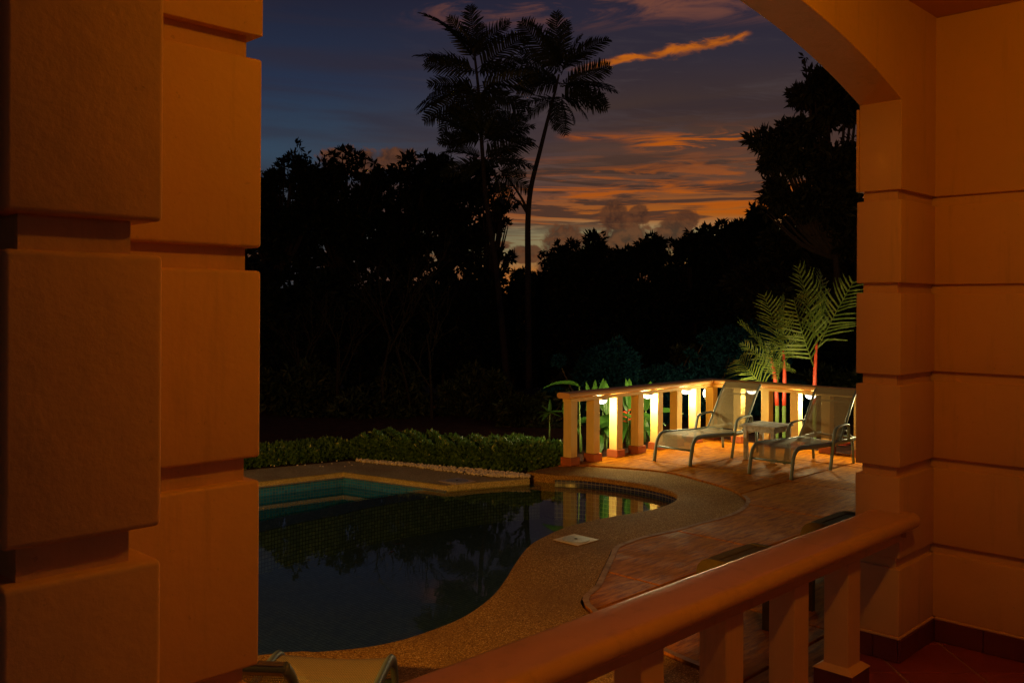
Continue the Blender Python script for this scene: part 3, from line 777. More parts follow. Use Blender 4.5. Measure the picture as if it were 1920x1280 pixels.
# low stools behind the terrace rail: rounded side boards and a slatted top
def make_stool(a0, lab):
    t = thing('low_stool', lab, 'stool', (a0+.29, 2.95, 0), True, 'low stools behind the terrace rail')
    b0, b1 = 2.70, 3.22
    for a in (a0, a0+.52):
        bm = NB(); pr_ = [(b0, .0), (b0+.06, 0), (b0+.06, .2), (b1-.06, .2), (b1-.06, 0), (b1, 0)]
        pr_ += [(b1 - .11 + .11*math.cos(k*math.pi/16), .25 + .10*math.sin(k*math.pi/16)) for k in range(9)]
        pr_ += [(b0 + .11 - .11*math.sin(k*math.pi/16), .25 + .10*math.cos(k*math.pi/16)) for k in range(9)]
        extrude_profile(bm, pr_, a, a+.035, lambda s, q: (s, q[0], q[1])); fin('side_board', bm, M['stool'], t)
    for k in range(5):
        bb = b0 + .06 + k*.082
        bm = NB(); box(bm, a0+.036, a0+.519, bb, bb+.07, .315, .345, .004, 1); fin('slat', bm, M['stool'], t)
make_stool(4.96, 'low stool with rounded side boards behind the rail, nearer one')
make_stool(6.34, 'low stool with rounded side boards behind the rail, beside the wall')

# side table of weathered boards
tb = thing('side_table', 'weathered grey wooden side table between the two deck loungers', 'table', (10.51, 5.80, 0), True)
a0, a1, b0, b1 = 10.27, 10.76, 5.56, 6.03
for k in range(5):
    x = a0 + k*(a1-a0)/5
    bm = NB(); box(bm, x+.003, x+(a1-a0)/5-.003, b0, b1, .425 + .002*(k % 2), .447 + .002*(k % 2), .003, 1); fin('top_board', bm, M['old_wood'], tb)
for a in (a0+.025, a1-.073):
    for b in (b0+.025, b1-.073):
        bm = NB(); box(bm, a, a+.048, b, b+.048, .001, .424, .003, 1); fin('leg', bm, M['old_wood'], tb)
for q in ((a0+.075, a1-.075, b0+.03, b0+.05), (a0+.075, a1-.075, b1-.05, b1-.03), (a0+.03, a0+.05, b0+.075, b1-.075), (a1-.05, a1-.03, b0+.075, b1-.075)):
    bm = NB(); box(bm, *q, .365, .4235, .002, 1); fin('apron', bm, M['old_wood'], tb)

# skimmer lids set in the coping
def skimmer(u, v, z, lab, s):
    a, b = ath(u, v, z)
    t = thing('skimmer_lid', lab, 'skimmer lid', (a, b, z), True, 'skimmer lids in the coping')
    bm = NB(); box(bm, a-s/2, a+s/2, b-s/2, b+s/2, z+.001, z+.006, .002, 1); fin('plate', bm, M['lid'], t)
    bm = NB(); bmesh.ops.create_cone(bm, cap_ends=True, segments=32, radius1=s*.42, radius2=s*.42, depth=.004, matrix=Matrix.Translation((a, b, z+.0085))); fin('round_cover', bm, M['grate'], t)
    bm = NB(); bmesh.ops.create_cone(bm, cap_ends=True, segments=12, radius1=s*.05, radius2=s*.05, depth=.002, matrix=Matrix.Translation((a, b, z+.0125))); fin('finger_hole', bm, M['dark'], t)
skimmer(1080, 1012, ZC, 'square pale skimmer lid with round cover on the near coping', .27)
skimmer(857, 902, ZB, 'square pale skimmer lid on the far coping beside the overflow edge', .30)
# floating leaves
for (u, v, rot) in ((746,1020,.3), (733,1036,1.1)):
    x, y = at(u, v, ZW); bm = NB()
    vs = [bm.verts.new((x + p*math.cos(rot) - q*math.sin(rot), y + p*math.sin(rot) + q*math.cos(rot), ZW + .004 + h)) for p, q, h in ((-.05, 0, .004), (0, -.014, .001), (.05, 0, .006), (0, .014, .001))]
    bm.faces.new(vs); bmesh.ops.solidify(bm, geom=bm.faces[:], thickness=.002)
    tag(fin('fallen_leaf', bm, M['bark']), 'dry brown leaf floating on the dark pool, %s' % ('farther of two' if v < 1030 else 'nearer of two'), 'leaf', 'leaves floating on the pool')

# white pebble strip along the basin coping
rng = random.Random(3)
bm = NB()
ptop = [(668,863), (771,871.5), (902.5,882.3), (992,892)]; pbot = [(668,865.5), (771,875.5), (902.5,893.5), (993,896.6)]
proto_me = NB(); bmesh.ops.create_icosphere(proto_me, subdivisions=1, radius=1); pv = [v.co.copy() for v in proto_me.verts]; pfc = [[v.index for v in f.verts] for f in proto_me.faces]; proto_me.free()
def pebble(bm, x, y, z, s):
    q = Matrix.Rotation(rng.uniform(0, 6), 3, 'Z') @ Matrix.Rotation(rng.uniform(0, 6), 3, 'X')
    k = (s*rng.uniform(.8, 1.4), s*rng.uniform(.7, 1.0), s*rng.uniform(.5, .8))
    vs = [bm.verts.new(Vector((x, y, z)) + q @ Vector((c.x*k[0], c.y*k[1], c.z*k[2]))) for c in pv]
    for f in pfc: bm.faces.new([vs[i] for i in f])
for i in range(1900):
    t = rng.random()**.8; s = t*3; k = min(int(s), 2); f_ = s-k
    A_ = at(*[ptop[k][j] + (ptop[k+1][j]-ptop[k][j])*f_ for j in (0, 1)], ZB); B_ = at(*[pbot[k][j] + (pbot[k+1][j]-pbot[k][j])*f_ for j in (0, 1)], ZB)
    w = rng.random()
    pebble(bm, A_[0] + (B_[0]-A_[0])*w, A_[1] + (B_[1]-A_[1])*w, ZB + .008 + rng.random()*.02, .0135)
for i in range(70):
    x, y = at(rng.uniform(450, 1000), rng.uniform(866, 884), ZB)
    a, b = w2h(x, y)
    pebble(bm, x, y + .3, ZB + .004, .012)
tag(fin('pebbles', bm, M['pebble']), kind='stuff')

# ------------------------------------------------------------------ plants
nrng = np.random.default_rng(11)
def leaf_mesh(name, pts, dirs, L, W, fold=.25, rngn=nrng):
    """one diamond leaf per point; pts Nx3, dirs Nx3 unit, L, W arrays"""
    N = len(pts)
    up = rngn.normal(size=(N, 3)); side = np.cross(dirs, up); side /= np.linalg.norm(side, axis=1)[:, None] + 1e-9
    nor = np.cross(side, dirs)
    L = L[:, None]; W = W[:, None]
    v0 = pts; v2 = pts + dirs*L
    mid = pts + dirs*L*.45
    v1 = mid + side*W*.5 + nor*W*fold; v3 = mid - side*W*.5 + nor*W*fold
    V = np.stack([v0, v1, v2, v3], 1).reshape(-1, 3)
    idx = np.arange(N)*4
    Fa = np.stack([idx, idx+1, idx+2, idx, idx+2, idx+3], 1).reshape(-1)
    me = bpy.data.meshes.new(name)
    me.vertices.add(len(V)); me.vertices.foreach_set('co', V.astype(np.float32).ravel())
    me.loops.add(len(Fa)); me.loops.foreach_set('vertex_index', Fa.astype(np.int32))
    nf = len(Fa)//3
    me.polygons.add(nf); me.polygons.foreach_set('loop_start', (np.arange(nf)*3).astype(np.int32))
    me.update(calc_edges=True); return me
def unit(v): return v/(np.linalg.norm(v, axis=-1, keepdims=True) + 1e-9)
def blob_points(blobs, n, clump=.42):
    """twig tips spread through overlapping ellipsoids, denser near their skin"""
    vol = np.array([b[3]*b[4]*b[5] for b in blobs])**.75; cnt = np.maximum(1, (n*vol/vol.sum()).astype(int))
    P_, D_ = [], []
    for b, c in zip(blobs, cnt):
        rad = np.array(b[3:6]); cs = clump
        nc_ = max(1, min(int(c/9), int(2.2*(rad.prod()**(1/3)/cs)**2) + 1))
        cd = unit(nrng.normal(size=(nc_, 3))); cr = nrng.random(nc_)**.33*nrng.uniform(.72, 1.08, nc_)
        ctr = np.array(b[:3]) + cd*cr[:, None]*rad
        w = nrng.integers(0, nc_, c); ld_ = unit(nrng.normal(size=(c, 3))); lr = nrng.random(c)**.5*np.minimum(cs, rad.min())*nrng.uniform(.6, 1.2, nc_)[w]
        P_.append(ctr[w] + ld_*lr[:, None]*np.array([1, 1, .75])); D_.append(unit(ld_ + cd[w]*.6))
    return np.concatenate(P_), np.concatenate(D_)
def tree(label, D, blobs_px, leaf, ntips, leaves_per=7, trunk_u=None, base_v=None, matl='leaf_tree', group=None, name='tree', cat='tree', wratio=.38, spikes=4, clump=.42):
    """blobs_px: (u, v, ru, rv) as seen; depth radius follows the width"""
    if group == TG and D < 30 and blobs_px[0][0] < 960: D *= 1.3; leaf *= 1.3; clump *= 1.25
    if group == SG and D > 20.5: D *= 1.5; leaf *= 1.3
    k = D/F
    blobs = []
    rr_ = random.Random(sum(map(ord, label)))
    more = []
    for (u, v, ru, rv) in blobs_px:
        for _ in range(spikes):
            t_ = rr_.uniform(-.35, math.pi+.35); q_ = rr_.uniform(.95, 1.22); z_ = rr_.uniform(.12, .26)
            more.append((u + ru*q_*math.cos(t_), v - rv*q_*math.sin(t_), ru*z_, ru*z_*rr_.uniform(.7, 1.2)))
    blobs_px = list(blobs_px) + more
    for (u, v, ru, rv) in blobs_px:
        dd = nrng.uniform(-.4, .4)*ru*k
        c = atd(u, v, D); blobs.append((c.x, c.y+dd, c.z, ru*k, max(ru, rv)*k*.8, rv*k))
    u0 = trunk_u if trunk_u is not None else blobs_px[0][0]
    x0 = atd(u0, 600, D).x; zb = terrain_z(x0, D) - .1
    t = thing(name, label, cat, (x0, D, zb), group=group)
    pts, dirs = blob_points(blobs, ntips, clump)
    pts_r = np.repeat(pts, leaves_per, 0); dr = np.repeat(dirs, leaves_per, 0)
    dl = unit(dr*.7 + nrng.normal(size=dr.shape)*.75 + np.array([0, 0, -.12]))
    N = len(pts_r); Ls = leaf*nrng.uniform(.65, 1.25, N)
    pts_r = pts_r + dl*leaf*.1 - np.array([x0, D, zb])
    me = leaf_mesh('crown', pts_r, dl, Ls, Ls*wratio); link('crown', me, M[matl], t)
    bm = NB(); cb = blobs[0]
    top = Vector((cb[0], cb[1], cb[2]))
    tr = [Vector((x0, D, zb)), Vector((x0 + .15*random.Random(len(label)).uniform(-1, 1), D, zb + (top.z-zb)*.5)), top]
    H = top.z - zb; r0 = max(.05, H*.022)
    tube(bm, smooth_line(tr, 4), [r0*(1-.6*i/8) for i in range(9)], 8)
    for b in blobs:
        e = Vector(b[:3]); s = tr[1].lerp(top, .3)
        tube(bm, smooth_line([s, (s+e)/2 + Vector((0, 0, -.1*(e-s).length)), e], 3), [r0*.5, r0*.45, r0*.4, r0*.35, r0*.28, r0*.2, r0*.12], 5)
    # twigs that carry the outer leaves
    sel = nrng.choice(len(pts), min(70, len(pts)), replace=False)
    for i in sel:
        p = Vector(pts[i]); b = min(blobs, key=lambda q: (Vector(q[:3])-p).length); c = Vector(b[:3])
        tube(bm, [c.lerp(p, .35), c.lerp(p, .7) + Vector((0, 0, .03)), p], [r0*.16, r0*.1, r0*.04], 4, cap=False)
    fin('trunk', bm, M['bark'], t, smooth=True)
    return t

SG = 'shrubs on the slope behind the hedge'
TG = 'trees on the slope behind the pool'
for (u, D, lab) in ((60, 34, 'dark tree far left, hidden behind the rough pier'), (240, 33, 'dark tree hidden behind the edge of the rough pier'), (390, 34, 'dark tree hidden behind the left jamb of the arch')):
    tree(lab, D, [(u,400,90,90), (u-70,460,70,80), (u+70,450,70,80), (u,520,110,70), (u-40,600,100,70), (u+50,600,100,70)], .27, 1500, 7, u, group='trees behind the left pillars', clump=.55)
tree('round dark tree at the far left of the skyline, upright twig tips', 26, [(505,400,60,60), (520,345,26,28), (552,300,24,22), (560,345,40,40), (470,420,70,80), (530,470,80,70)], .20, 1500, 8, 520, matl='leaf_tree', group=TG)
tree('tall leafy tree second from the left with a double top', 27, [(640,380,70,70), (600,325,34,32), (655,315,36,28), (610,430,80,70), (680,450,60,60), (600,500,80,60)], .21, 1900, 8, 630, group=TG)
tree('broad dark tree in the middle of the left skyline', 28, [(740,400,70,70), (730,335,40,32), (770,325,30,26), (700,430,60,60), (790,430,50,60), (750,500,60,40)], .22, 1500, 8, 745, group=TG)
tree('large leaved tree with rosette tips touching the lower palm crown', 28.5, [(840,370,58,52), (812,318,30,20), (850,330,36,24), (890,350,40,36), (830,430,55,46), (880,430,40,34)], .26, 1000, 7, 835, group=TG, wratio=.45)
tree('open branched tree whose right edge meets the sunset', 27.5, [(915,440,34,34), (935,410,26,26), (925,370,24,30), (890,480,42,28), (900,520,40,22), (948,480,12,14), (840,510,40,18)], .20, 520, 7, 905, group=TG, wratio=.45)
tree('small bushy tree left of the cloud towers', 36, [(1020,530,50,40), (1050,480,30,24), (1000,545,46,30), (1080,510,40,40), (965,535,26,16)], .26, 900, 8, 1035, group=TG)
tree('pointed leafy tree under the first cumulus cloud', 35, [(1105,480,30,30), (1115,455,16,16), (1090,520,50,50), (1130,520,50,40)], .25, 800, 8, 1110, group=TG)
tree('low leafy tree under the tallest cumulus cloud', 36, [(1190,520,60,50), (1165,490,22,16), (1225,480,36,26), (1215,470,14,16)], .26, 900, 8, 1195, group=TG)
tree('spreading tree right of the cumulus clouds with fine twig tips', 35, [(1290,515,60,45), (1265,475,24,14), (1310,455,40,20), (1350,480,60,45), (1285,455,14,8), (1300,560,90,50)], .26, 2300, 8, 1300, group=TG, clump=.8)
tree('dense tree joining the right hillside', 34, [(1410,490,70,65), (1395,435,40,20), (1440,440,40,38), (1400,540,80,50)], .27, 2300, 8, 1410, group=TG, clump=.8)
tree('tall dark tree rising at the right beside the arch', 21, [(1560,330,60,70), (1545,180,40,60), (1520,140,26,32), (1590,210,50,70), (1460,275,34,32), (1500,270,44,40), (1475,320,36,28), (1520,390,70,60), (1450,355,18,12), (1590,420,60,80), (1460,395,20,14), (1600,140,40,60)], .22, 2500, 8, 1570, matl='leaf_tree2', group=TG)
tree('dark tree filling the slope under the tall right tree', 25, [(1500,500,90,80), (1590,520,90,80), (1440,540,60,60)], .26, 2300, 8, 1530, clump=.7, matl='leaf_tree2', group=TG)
# lower growth that closes the slope
SG = 'shrubs on the slope behind the hedge'
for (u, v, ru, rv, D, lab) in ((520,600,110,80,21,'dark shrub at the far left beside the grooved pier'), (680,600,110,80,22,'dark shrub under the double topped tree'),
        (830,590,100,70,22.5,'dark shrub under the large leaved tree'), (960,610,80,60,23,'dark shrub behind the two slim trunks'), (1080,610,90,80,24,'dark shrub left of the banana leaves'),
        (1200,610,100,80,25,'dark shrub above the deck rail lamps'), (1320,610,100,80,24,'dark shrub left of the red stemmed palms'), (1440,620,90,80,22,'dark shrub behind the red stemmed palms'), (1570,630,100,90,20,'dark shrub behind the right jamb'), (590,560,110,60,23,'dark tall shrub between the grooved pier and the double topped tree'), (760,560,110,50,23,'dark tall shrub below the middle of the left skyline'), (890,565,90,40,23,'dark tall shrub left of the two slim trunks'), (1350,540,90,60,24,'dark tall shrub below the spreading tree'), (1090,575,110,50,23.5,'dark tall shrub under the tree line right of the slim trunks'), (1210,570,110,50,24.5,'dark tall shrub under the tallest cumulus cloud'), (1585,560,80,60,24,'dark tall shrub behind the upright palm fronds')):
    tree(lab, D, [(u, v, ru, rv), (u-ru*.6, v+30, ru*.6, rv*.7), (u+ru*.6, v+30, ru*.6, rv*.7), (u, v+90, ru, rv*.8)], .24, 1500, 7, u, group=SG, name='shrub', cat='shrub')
M['leaf_glow'] = foliage('leaf_glow_blue', (.008,.040,.062), (.010,.046,.070), .45, .6, spec=.02)  # leaf colour imitates a soft blue glow; shrubs added to carry it
for (u, v, ru, rv, D, lab) in ((1090,725,90,40,15.2,'low bluish shrub behind the free end of the deck rail'), (1175,700,95,62,15.7,'bluish shrub behind the second rail lamp'), (1265,690,95,74,16.3,'tallest bluish shrub behind the middle of the left rail'), (1350,705,85,60,16.0,'bluish shrub behind the deck corner'), (1435,720,70,46,16.4,'low bluish shrub just left of the red stemmed palms')):
    tree(lab, D, [(u, v, ru, rv), (u-ru*.5, v+40, ru*.6, rv*.8), (u+ru*.5, v+40, ru*.6, rv*.8)], .085, 3600, 7, u, matl='leaf_glow', group='added shrubs coloured as a blue glow behind the deck', name='shrub', cat='shrub', wratio=.36, clump=.95, spikes=1)
for (u, v, ru, rv, D, lab) in ((560,740,120,60,17,'low dark bush behind the left hedge'), (760,750,120,50,17,'low dark bush behind the tall hedge'), (930,760,90,40,16.5,'low grassy bush behind the slim trunks'), (1010,775,60,32,15,'low bush left of the deck post'), (1150,730,90,50,17.5,'low bush behind the banana leaves'), (1300,730,90,50,17.5,'low bush behind the deck corner'), (1440,740,90,50,17.5,'low bush under the red stemmed palms'), (1580,740,90,50,17,'low bush right of the red stemmed palms')):
    tree(lab, D, [(u, v, ru, rv), (u-ru*.5, v+20, ru*.6, rv*.8), (u+ru*.5, v+20, ru*.6, rv*.8)], .15, 1100, 7, u, group=SG, name='bush', cat='bush', wratio=.3)
# bare twiggy saplings between pool and trees
def bare(u, v, D, h, lab, seed):
    r_ = random.Random(seed); x = atd(u, v, D).x; zb = terrain_z(x, D)
    t = thing('bare_sapling', lab, 'sapling', (x, D, zb), group='leafless saplings on the slope')
    bm = NB()
    def br(p, d, L, rad, depth):
        e = p + d*L; m = (p+e)/2 + Vector((r_.uniform(-.06, .06), r_.uniform(-.06, .06), 0))*L
        tube(bm, [p, m, e], [rad, rad*.8, rad*.6], 5, cap=False)
        if depth > 0:
            for _ in range(3 if depth > 1 else 2):
                nd = (d + Vector((r_.uniform(-.7, .7), r_.uniform(-.5, .5), r_.uniform(-.1, .5)))).normalized()
                br(p.lerp(e, r_.uniform(.45, 1.0)), nd, L*r_.uniform(.5, .8), rad*.55, depth-1)
    br(Vector((x, D, zb)), Vector((r_.uniform(-.25, .25), 0, 1)).normalized(), h*.45, .035, 4)
    fin('trunk', bm, M['sapling_bark'], t, smooth=True)
for k, (u, D, h, lab) in enumerate(((560,17,2.9,'bare sapling leaning left beside the grooved pier'), (640,16.6,2.6,'bare forked sapling left of centre of the dark slope'), (720,16.2,3.4,'tall bare sapling above the middle of the hedge'), (775,16.5,3.2,'bare sapling with two upright stems left of the slim trunks'), (810,16,2.8,'bare sapling nearest the slim trunks'))):
    bare(u, 780, D, h, lab, 40+k)

# slim fern trees with feather fronds
def frond_mesh(name, L, n, lw, droop, vee, width, seed):
    r_ = random.Random(seed); V_, F_ = [], []
    def pos(s): return Vector((L*(s - .08*droop*s*s), 0, L*(.10*s - droop*.42*s*s)))
    def quad(a, b, c, d):
        k = len(V_); V_.extend([a, b, c, d]); F_.append((k, k+1, k+2, k+3))
    pr = [pos(k/12) for k in range(13)]
    for a, b in zip(pr, pr[1:]):
        w = Vector((0, .012*L/2, 0)); h = Vector((0, 0, .012*L/2))
        quad(a-w, b-w, b+w, a+w); quad(a-h, b-h, b+h, a+h)
    for i in range(n):
        s = .10 + .90*(i+.5)/n; p = pos(s); tg = (pos(min(s+.02, 1)) - pos(s-.02)).normalized()
        ll = lw*(math.sin(math.pi*min(1, (s+.06)*.93)**.8)**.6)*r_.uniform(.82, 1.12) + lw*.08
        for sd in (-1, 1):
            d = (Vector((0, sd, 0))*.86 + tg*(.38 + .35*s + r_.uniform(-.14, .14)) + Vector((0, 0, vee + r_.uniform(-.14, .10)))).normalized()
            sag = Vector((0, 0, -r_.uniform(.08, .26)*ll))
            m = p + d*ll*.5 + Vector((0, 0, .02*ll)); e = p + d*ll + sag
            w = tg*width*.5
            quad(p-w*.8, m-w, m+w, p+w*.8); quad(m-w, e-w*.3, e+w*.3, m+w)
    me = bpy.data.meshes.new(name); me.from_pydata([tuple(v) for v in V_], [], F_); me.update(); return me
FR = [frond_mesh('fern_frond', 1.0, 22, .27, dr, ve, .039, 5+i) for i, (dr, ve) in enumerate(((.35, .25), (.6, .2), (.9, .1), (.2, .3)))]
for m_ in FR: m_.materials.append(M['leaf_fern'])
def place_frond(parent, org, base, dirv, roll, L, me, name='frond'):
    o = bpy.data.objects.new(name, me); C.objects.link(o); o.parent = parent
    d = dirv.normalized(); up = Vector((0, 0, 1)); y = up.cross(d)
    if y.length < .1: y = Vector((0, -1, 0)).cross(d)
    y.normalize(); z = d.cross(y)
    m = Matrix((d, y, z)).transposed() @ Matrix.Rotation(roll, 3, 'X')
    o.matrix_local = Matrix.Translation(base - org) @ (m.to_4x4()) @ Matrix.Scale(L, 4)
    return o
def fern_tree(label, D, trunk_px, whorls, rad, seed, extra=None):
    r_ = random.Random(seed)
    tp = [atd(u, v, D) for u, v in trunk_px]; zb = terrain_z(tp[0].x, D)
    tp[0].z = zb - .05
    t = thing('fern_tree', label, 'tree', tuple(tp[0]), group='slim fern leaved trees'); org = tp[0]
    line = smooth_line([tuple(p) for p in tp], 6); n = len(line)
    bm = NB(); tube(bm, line, [rad*(1-.72*i/(n-1)) for i in range(n)], 10)
    for ex in (extra or []):
        el = smooth_line([tuple(atd(u, v, D)) for u, v in ex], 5); tube(bm, el, [rad*.42*(1-.6*i/(len(el)-1)) for i in range(len(el))], 7)
    fin('trunk', bm, M['bark'], t, smooth=True)
    for (u, v, lst) in whorls:
        b = atd(u, v, D)
        for (ang, px, var) in lst:
            ps = r_.uniform(-.75, .75)
            dv = Vector((math.cos(R(ang))*math.cos(ps), math.sin(ps), math.sin(R(ang))*math.cos(ps)))
            dv.z += [.16, .26, .35, .08][var]
            L = px*D/F/max(.62, math.cos(ps))*1.06
            place_frond(t, org, b + Vector((r_.uniform(-.05, .05), r_.uniform(-.05, .05), r_.uniform(-.12, .12))), dv, r_.choice((-1, 1))*r_.uniform(.25, .95), L, FR[var])
    return t
fern_tree('slim tree with feather fronds in two tiers, left of the pair', 30, [(955,790), (944,640), (930,500), (912,380), (904,280), (898,180), (889,95)],
    [(890,108, [(97,92,3), (112,80,0), (140,95,0), (150,110,1), (40,90,0), (62,70,3), (28,95,1), (125,85,0), (80,70,3)]),
     (892,135, [(172,115,1), (163,100,0), (10,100,1), (185,92,0), (18,98,0), (5,80,1)]),
     (894,168, [(192,128,1), (205,118,1), (222,115,2), (238,112,2), (270,95,2), (295,100,2), (318,105,2), (335,105,1), (352,110,1), (8,115,0), (180,90,1), (255,90,2), (305,85,2)]),
     (904,262, [(150,78,0), (30,86,0), (12,96,1), (-2,92,2), (188,80,1), (170,84,0), (75,66,0), (160,70,1), (178,72,1), (22,90,1), (4,88,1), (-8,105,1), (120,60,0), (62,60,0), (195,75,1), (40,75,0), (140,72,0), (-18,80,1), (90,70,0), (210,70,2)]),
     (906,300, [(175,80,1), (5,96,1), (-12,92,2), (205,76,2), (232,60,2), (300,62,2), (165,60,1), (10,70,1), (200,64,2), (340,70,2)])], .13, 5)
fern_tree('slim curved tree with one feather crown and a forked branch, right of the pair', 30.5, [(993,790), (991,640), (990,500), (990,410), (996,350), (1012,285), (1027,225), (1040,175), (1048,140)],
    [(1050,135, [(94,100,3), (80,85,3), (128,90,0), (142,100,0), (150,85,1), (48,92,0), (35,85,1), (22,95,1), (62,85,0), (110,80,0)]),
     (1052,160, [(175,95,1), (188,92,1), (200,80,1), (162,90,0), (8,85,0), (20,90,1), (-18,100,1), (-28,95,2), (-38,90,2), (-8,95,1)]),
     (1046,182, [(262,62,2), (275,70,2), (288,66,2), (300,60,2), (220,70,2), (205,85,1), (-22,98,2), (-45,75,2)]),
     (935,318, [(290,70,2), (315,72,2), (265,60,2), (340,50,1)])], .125, 9, extra=[[(990,398), (978,372), (955,338), (934,316)], [(990,402), (975,380), (960,372)]])

# clipped hedge
def hedge(label, front, depth, h, leafn, seed, name='hedge'):
    """front: polyline in world xy; leaves spread over the skin of a clipped body"""
    pts2 = smooth_line([(x, y, 0) for x, y in front], 6)
    ctr = pts2[len(pts2)//2]
    t = thing(name, label, 'hedge', (ctr.x, ctr.y + depth/2, ZB-.01))
    P_, D_ = [], []
    segs = [(pts2[i], pts2[i+1]) for i in range(len(pts2)-1)]; ln = np.array([(b-a).length for a, b in segs]); cum = ln/ln.sum()
    which = nrng.choice(len(segs), leafn, p=cum)
    for i in which:
        a, b = segs[i]; f_ = nrng.random(); p = a.lerp(b, f_); tn = (b-a).normalized(); nn = Vector((-tn.y, tn.x, 0))
        if nn.y < 0: nn = -nn
        hh = h*(1 + .05*math.sin(p.x*3.1+seed) + .04*math.sin(p.x*9+seed))
        q = nrng.random()
        if q < .45:   # front face
            z = hh*nrng.random()**.7; off = -.06*math.sin(math.pi*z/hh) + nrng.random()**2*.12; o = Vector((-nn.x, -nn.y, .35))
        else:
            off = nrng.random()*depth; z = hh*(1 - nrng.random()**2*.22) + .03*math.sin(p.x*23+off*17); o = Vector((0, -.25, 1))
        P_.append((p.x + nn.x*off, p.y + nn.y*off, z + ZB)); D_.append(o)
    P_ = np.array(P_); D_ = unit(unit(np.array([tuple(d) for d in D_]))*.75 + nrng.normal(size=P_.shape)*.6)
    Ls = nrng.uniform(.04, .075, len(P_))
    me = leaf_mesh('foliage', P_ - np.array([ctr.x, ctr.y + depth/2, ZB-.01]), D_, Ls, Ls*.55, .15)
    o = link('foliage', me, M['leaf_hedge'], t); o['kind'] = 'stuff'
    bm = NB()
    for i in range(0, len(pts2)-1):
        for k in range(3):
            a = pts2[i]; q = Vector((a.x + nrng.uniform(-.1, .1), a.y + .15 + depth*.8*nrng.random(), ZB-.012))
            tube(bm, [q, q + Vector((nrng.uniform(-.05, .05), nrng.uniform(-.05, .05), h*.5)), q + Vector((nrng.uniform(-.12, .12), nrng.uniform(-.12, .12), h*.85))], [.012, .009, .005], 5, cap=False)
    fin('stems', bm, M['bark'], t)
hf = [at(u, v, ZB) for u, v in ((664,861), (740,866), (830,873), (905,879), (975,883), (1012,878), (1056,869))]
hedge('tall glossy leaved hedge behind the white pebbles', hf, 0.85, .235, 22000, 1)
hl = [at(u, v, ZB) for u, v in ((380,890), (450,880), (550,871), (668,860))]
hedge('lower clipped hedge at the left beside the grooved pier', [(x, y + .12) for x, y in hl], .75, .125, 9000, 2)

# banana like heliconias behind the deck posts: each large leaf a part
def big_leaf(L, W, droop, fold, seed):
    r_ = random.Random(seed); bm = NB(); rows = []
    n = 12
    for i in range(n+1):
        s = i/n; w = W*.5*(math.sin(math.pi*min(1, s**.75*.97+.03))**.7) if 0 < i < n else .004
        c = Vector((L*s*(1-.12*droop*s), 0, -droop*.45*L*s*s + .02*L*math.sin(s*9)*.3))
        row = []
        for j in (-1, -.55, 0, .55, 1):
            e = r_.uniform(.93, 1.03)
            row.append(bm.verts.new(c + Vector((abs(j)*-.05*L*.5, j*w*e, abs(j)*fold*w))))
        rows.append(row)
    for a, b in zip(rows, rows[1:]):
        for j in range(4): bm.faces.new((a[j], a[j+1], b[j+1], b[j]))
    me = bpy.data.meshes.new('leaf'); bm.to_mesh(me); bm.free(); me.materials.append(M['leaf_helic'])
    me.polygons.foreach_set('use_smooth', [True]*len(me.polygons)); return me
BL = [big_leaf(1, .36, .5, .25, 1), big_leaf(1, .42, .9, .3, 2), big_leaf(1, .32, .15, .35, 3), big_leaf(1, .24, .3, .5, 4)]
def heliconia(a, b, label, leaves, flower=None, seed=0):
    x, y = h2w(a, b); r_ = random.Random(seed)
    t = thing('heliconia', label, 'plant', (x, y, ZB-.01), group='broad leaved plants behind the deck rail'); org = Vector((x, y, ZB-.01))
    for (dx, h, lean, az, el, L, var) in leaves:
        h *= .80
        base = Vector((x + dx, y + r_.uniform(-.1, .1), ZB-.01)); top = base + Vector((lean, r_.uniform(-.05, .05), h))
        bm = NB(); tube(bm, smooth_line([base, (base+top)/2 + Vector((lean*.1, 0, 0)), top], 3), [.016, .015, .014, .012, .010, .009, .008], 6); fin('stem', bm, M['green_stem'], t, smooth=True)
        d = Vector((math.cos(R(az))*math.cos(R(el)), math.sin(R(az))*math.cos(R(el)), math.sin(R(el))))
        place_frond(t, org, top, d, r_.uniform(-.6, .6), L, BL[var], 'leaf')
    if flower:
        bm = NB(); dx, z = flower
        for k in range(6):
            c = Vector((x+dx + .012*(-1)**k, y-.12, z - .032*k))
            tube(bm, [c, c + Vector((.035*(-1)**k, -.01, .02)), c + Vector((.075*(-1)**k, -.01, .012))], [.010, .012, .002], 6)
        fin('flower', bm, M['bract'], t)
heliconia(9.55, 8.05, 'broad leaved plant behind the first gap, one long leaf arching above the rail', [(0,1.10,-.02,172,22,.50,1), (.08,.62,.05,60,75,.45,2), (-.12,.5,-.02,100,70,.5,0), (.22,.30,.02,-95,-40,.36,1), (-.1,.45,0,250,40,.38,1), (.1,.35,.1,-40,35,.40,0), (.02,.2,0,200,60,.42,2), (.18,.85,.02,85,78,.32,3)], seed=1)
heliconia(9.95, 8.0, 'upright broad leaved plant with narrow tips poking above the rail', [(0,.66,.03,90,80,.46,2), (.06,.60,.0,70,85,.50,3), (.15,.4,.02,80,70,.5,2), (-.15,.32,0,-100,40,.4,0), (.02,.58,.0,-85,-18,.44,1), (-.1,.36,.0,-110,-45,.40,0), (.12,.62,.0,-60,-30,.36,1), (-.08,.5,0,-150,15,.42,1), (.12,.55,.05,-30,20,.42,1), (0,.3,.05,-80,30,.38,0), (-.14,.75,-.04,110,80,.36,3)], seed=2)
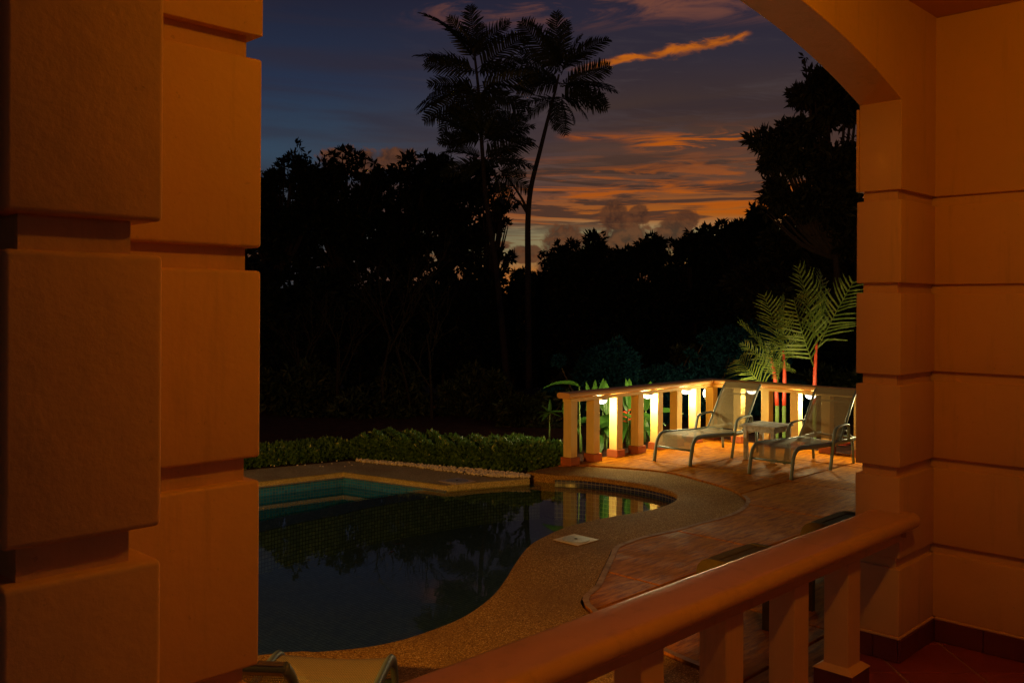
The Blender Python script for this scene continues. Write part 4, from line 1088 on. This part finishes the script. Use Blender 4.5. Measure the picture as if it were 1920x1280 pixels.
heliconia(10.38, 7.9, 'broad leaved plant with a red and orange flower between the posts', [(0,.62,.02,80,75,.50,2), (.1,.52,.05,-20,10,.46,1), (-.1,.42,0,-170,0,.40,1), (.16,.34,.04,-50,-5,.46,0), (-.12,.28,0,-120,-5,.44,0), (.02,.70,.0,100,78,.42,2), (-.08,.60,0,-100,-38,.44,1), (.10,.50,0,-70,-48,.44,1), (0,.42,0,-120,-30,.42,0), (.05,.66,.02,60,60,.44,0)], flower=(.0, .46), seed=3)
heliconia(10.85, 7.95, 'broad leaved plant behind the fifth post with a drooping bright leaf', [(0,.60,.02,70,65,.46,2), (-.12,.48,-.05,-160,5,.44,1), (.1,.50,.05,-10,25,.46,1), (-.05,.30,0,-90,10,.42,0), (-.08,.52,0,-95,-36,.46,1), (.06,.44,0,-60,-52,.40,1), (.1,.66,.02,90,70,.4,2)], seed=4)
# small lance leaved plant left of the first post
x, y = at(1030, 845, ZB); y += 1.0; x *= (y)/(y-1.0)
t = thing('lance_leaf_plant', 'small plant with narrow spreading leaves above the hedge end, left of the first post', 'plant', (x, y, ZB)); org = Vector((x, y, ZB))
bm = NB(); tube(bm, [(x, y, ZB), (x, y, ZB+.42)], [.012, .008], 6); fin('stem', bm, M['green_stem'], t)
for k, (az, el, L) in enumerate(((178,4,.22), (195,-18,.20), (80,70,.22), (150,40,.2), (5,10,.24), (-20,-10,.2), (-100,20,.2), (230,-25,.22))):
    d = Vector((math.cos(R(az))*math.cos(R(el)), math.sin(R(az))*math.cos(R(el)), math.sin(R(el))))
    place_frond(t, org, Vector((x, y, ZB+.40)), d, .3*(-1)**k, L, BL[3], 'leaf')

# red stemmed palms behind the right side of the deck
PF = [frond_mesh('palm_frond', 1.0, 15, .40, dr, ve, .030, 20+i) for i, (dr, ve) in enumerate(((.25, .30), (.5, .25), (.1, .35)))]
for m_ in PF: m_.materials.append(M['leaf_palm'])
def red_palm(label, D, stems, fronds, seed):
    r_ = random.Random(seed)
    b0 = atd(stems[0][0][0], stems[0][0][1], D); zb = ZB-.012
    t = thing('red_stemmed_palm', label, 'palm', (b0.x, D, zb), group='red stemmed palms behind the deck'); org = Vector((b0.x, D, zb))
    for st_ in stems:
        pts = [atd(u, v, D) for u, v in st_]; pts[0].z = zb
        l = smooth_line([tuple(p) for p in pts], 5); n = len(l)
        cut = next(i for i, p in enumerate(l) if p.z > .42)
        bm = NB(); tube(bm, l[:cut+1], [.030]*(cut+1), 10); fin('lower_stem', bm, M['green_stem'], t, smooth=True)
        bm = NB(); tube(bm, l[cut:], [.030*(1 - .5*(i/(n-cut))**2) for i in range(n-cut)], 10); fin('red_shaft', bm, M['red_stem'], t, smooth=True)
    for (u0, v0, u1, v1, dep, var, roll) in fronds:
        a = atd(u0, v0, D); b = atd(u1, v1, D + dep); d = b - a
        L = d.length; d = d.normalized(); d.z += .10
        fo = place_frond(t, org, a, d, roll, L, PF[var])
        bm = NB(); q = [fo.matrix_local @ Vector((s*(1 - .08*[.25, .5, .1][var]*s), 0, .10*s - [.25, .5, .1][var]*.42*s*s)) for s in np.linspace(0, .55, 7)]
        tube(bm, q, [.012, .011, .010, .008, .007, .006, .004], 6)
        bmesh.ops.translate(bm, verts=bm.verts, vec=org); fin('leaf_stalk', bm, M['red_stem'], t, smooth=True)
    return t
red_palm('red stemmed palm with many low fronds, left of the pair', 13.4, [[(1470,850), (1470,760), (1471,700), (1468,655)], [(1456,850), (1457,760), (1452,700), (1445,670)]],
    [(1469,668,1428,552,.1,0,.9), (1470,668,1478,555,-.2,2,1.2), (1440,735,1374,672,-.4,1,1.0), (1455,720,1492,640,.3,1,-.8), (1452,690,1388,598,.5,1,.6), (1450,700,1392,640,.2,1,.7), (1470,672,1505,625,-.2,1,-.9), (1462,710,1440,640,-.2,0,1.1), (1460,690,1488,690,-.4,1,-.8), (1458,720,1470,650,-.35,0,1.0)], 1)
red_palm('taller red stemmed palm with upright fronds, right of the pair behind the rail', 13.2, [[(1527,850), (1527,760), (1528,700), (1531,640)]],
    [(1530,650,1492,498,.3,0,1.15), (1532,655,1608,528,-.2,0,-1.1), (1527,690,1474,555,-.5,1,.95), (1533,640,1530,520,.5,2,1.2)], 2)
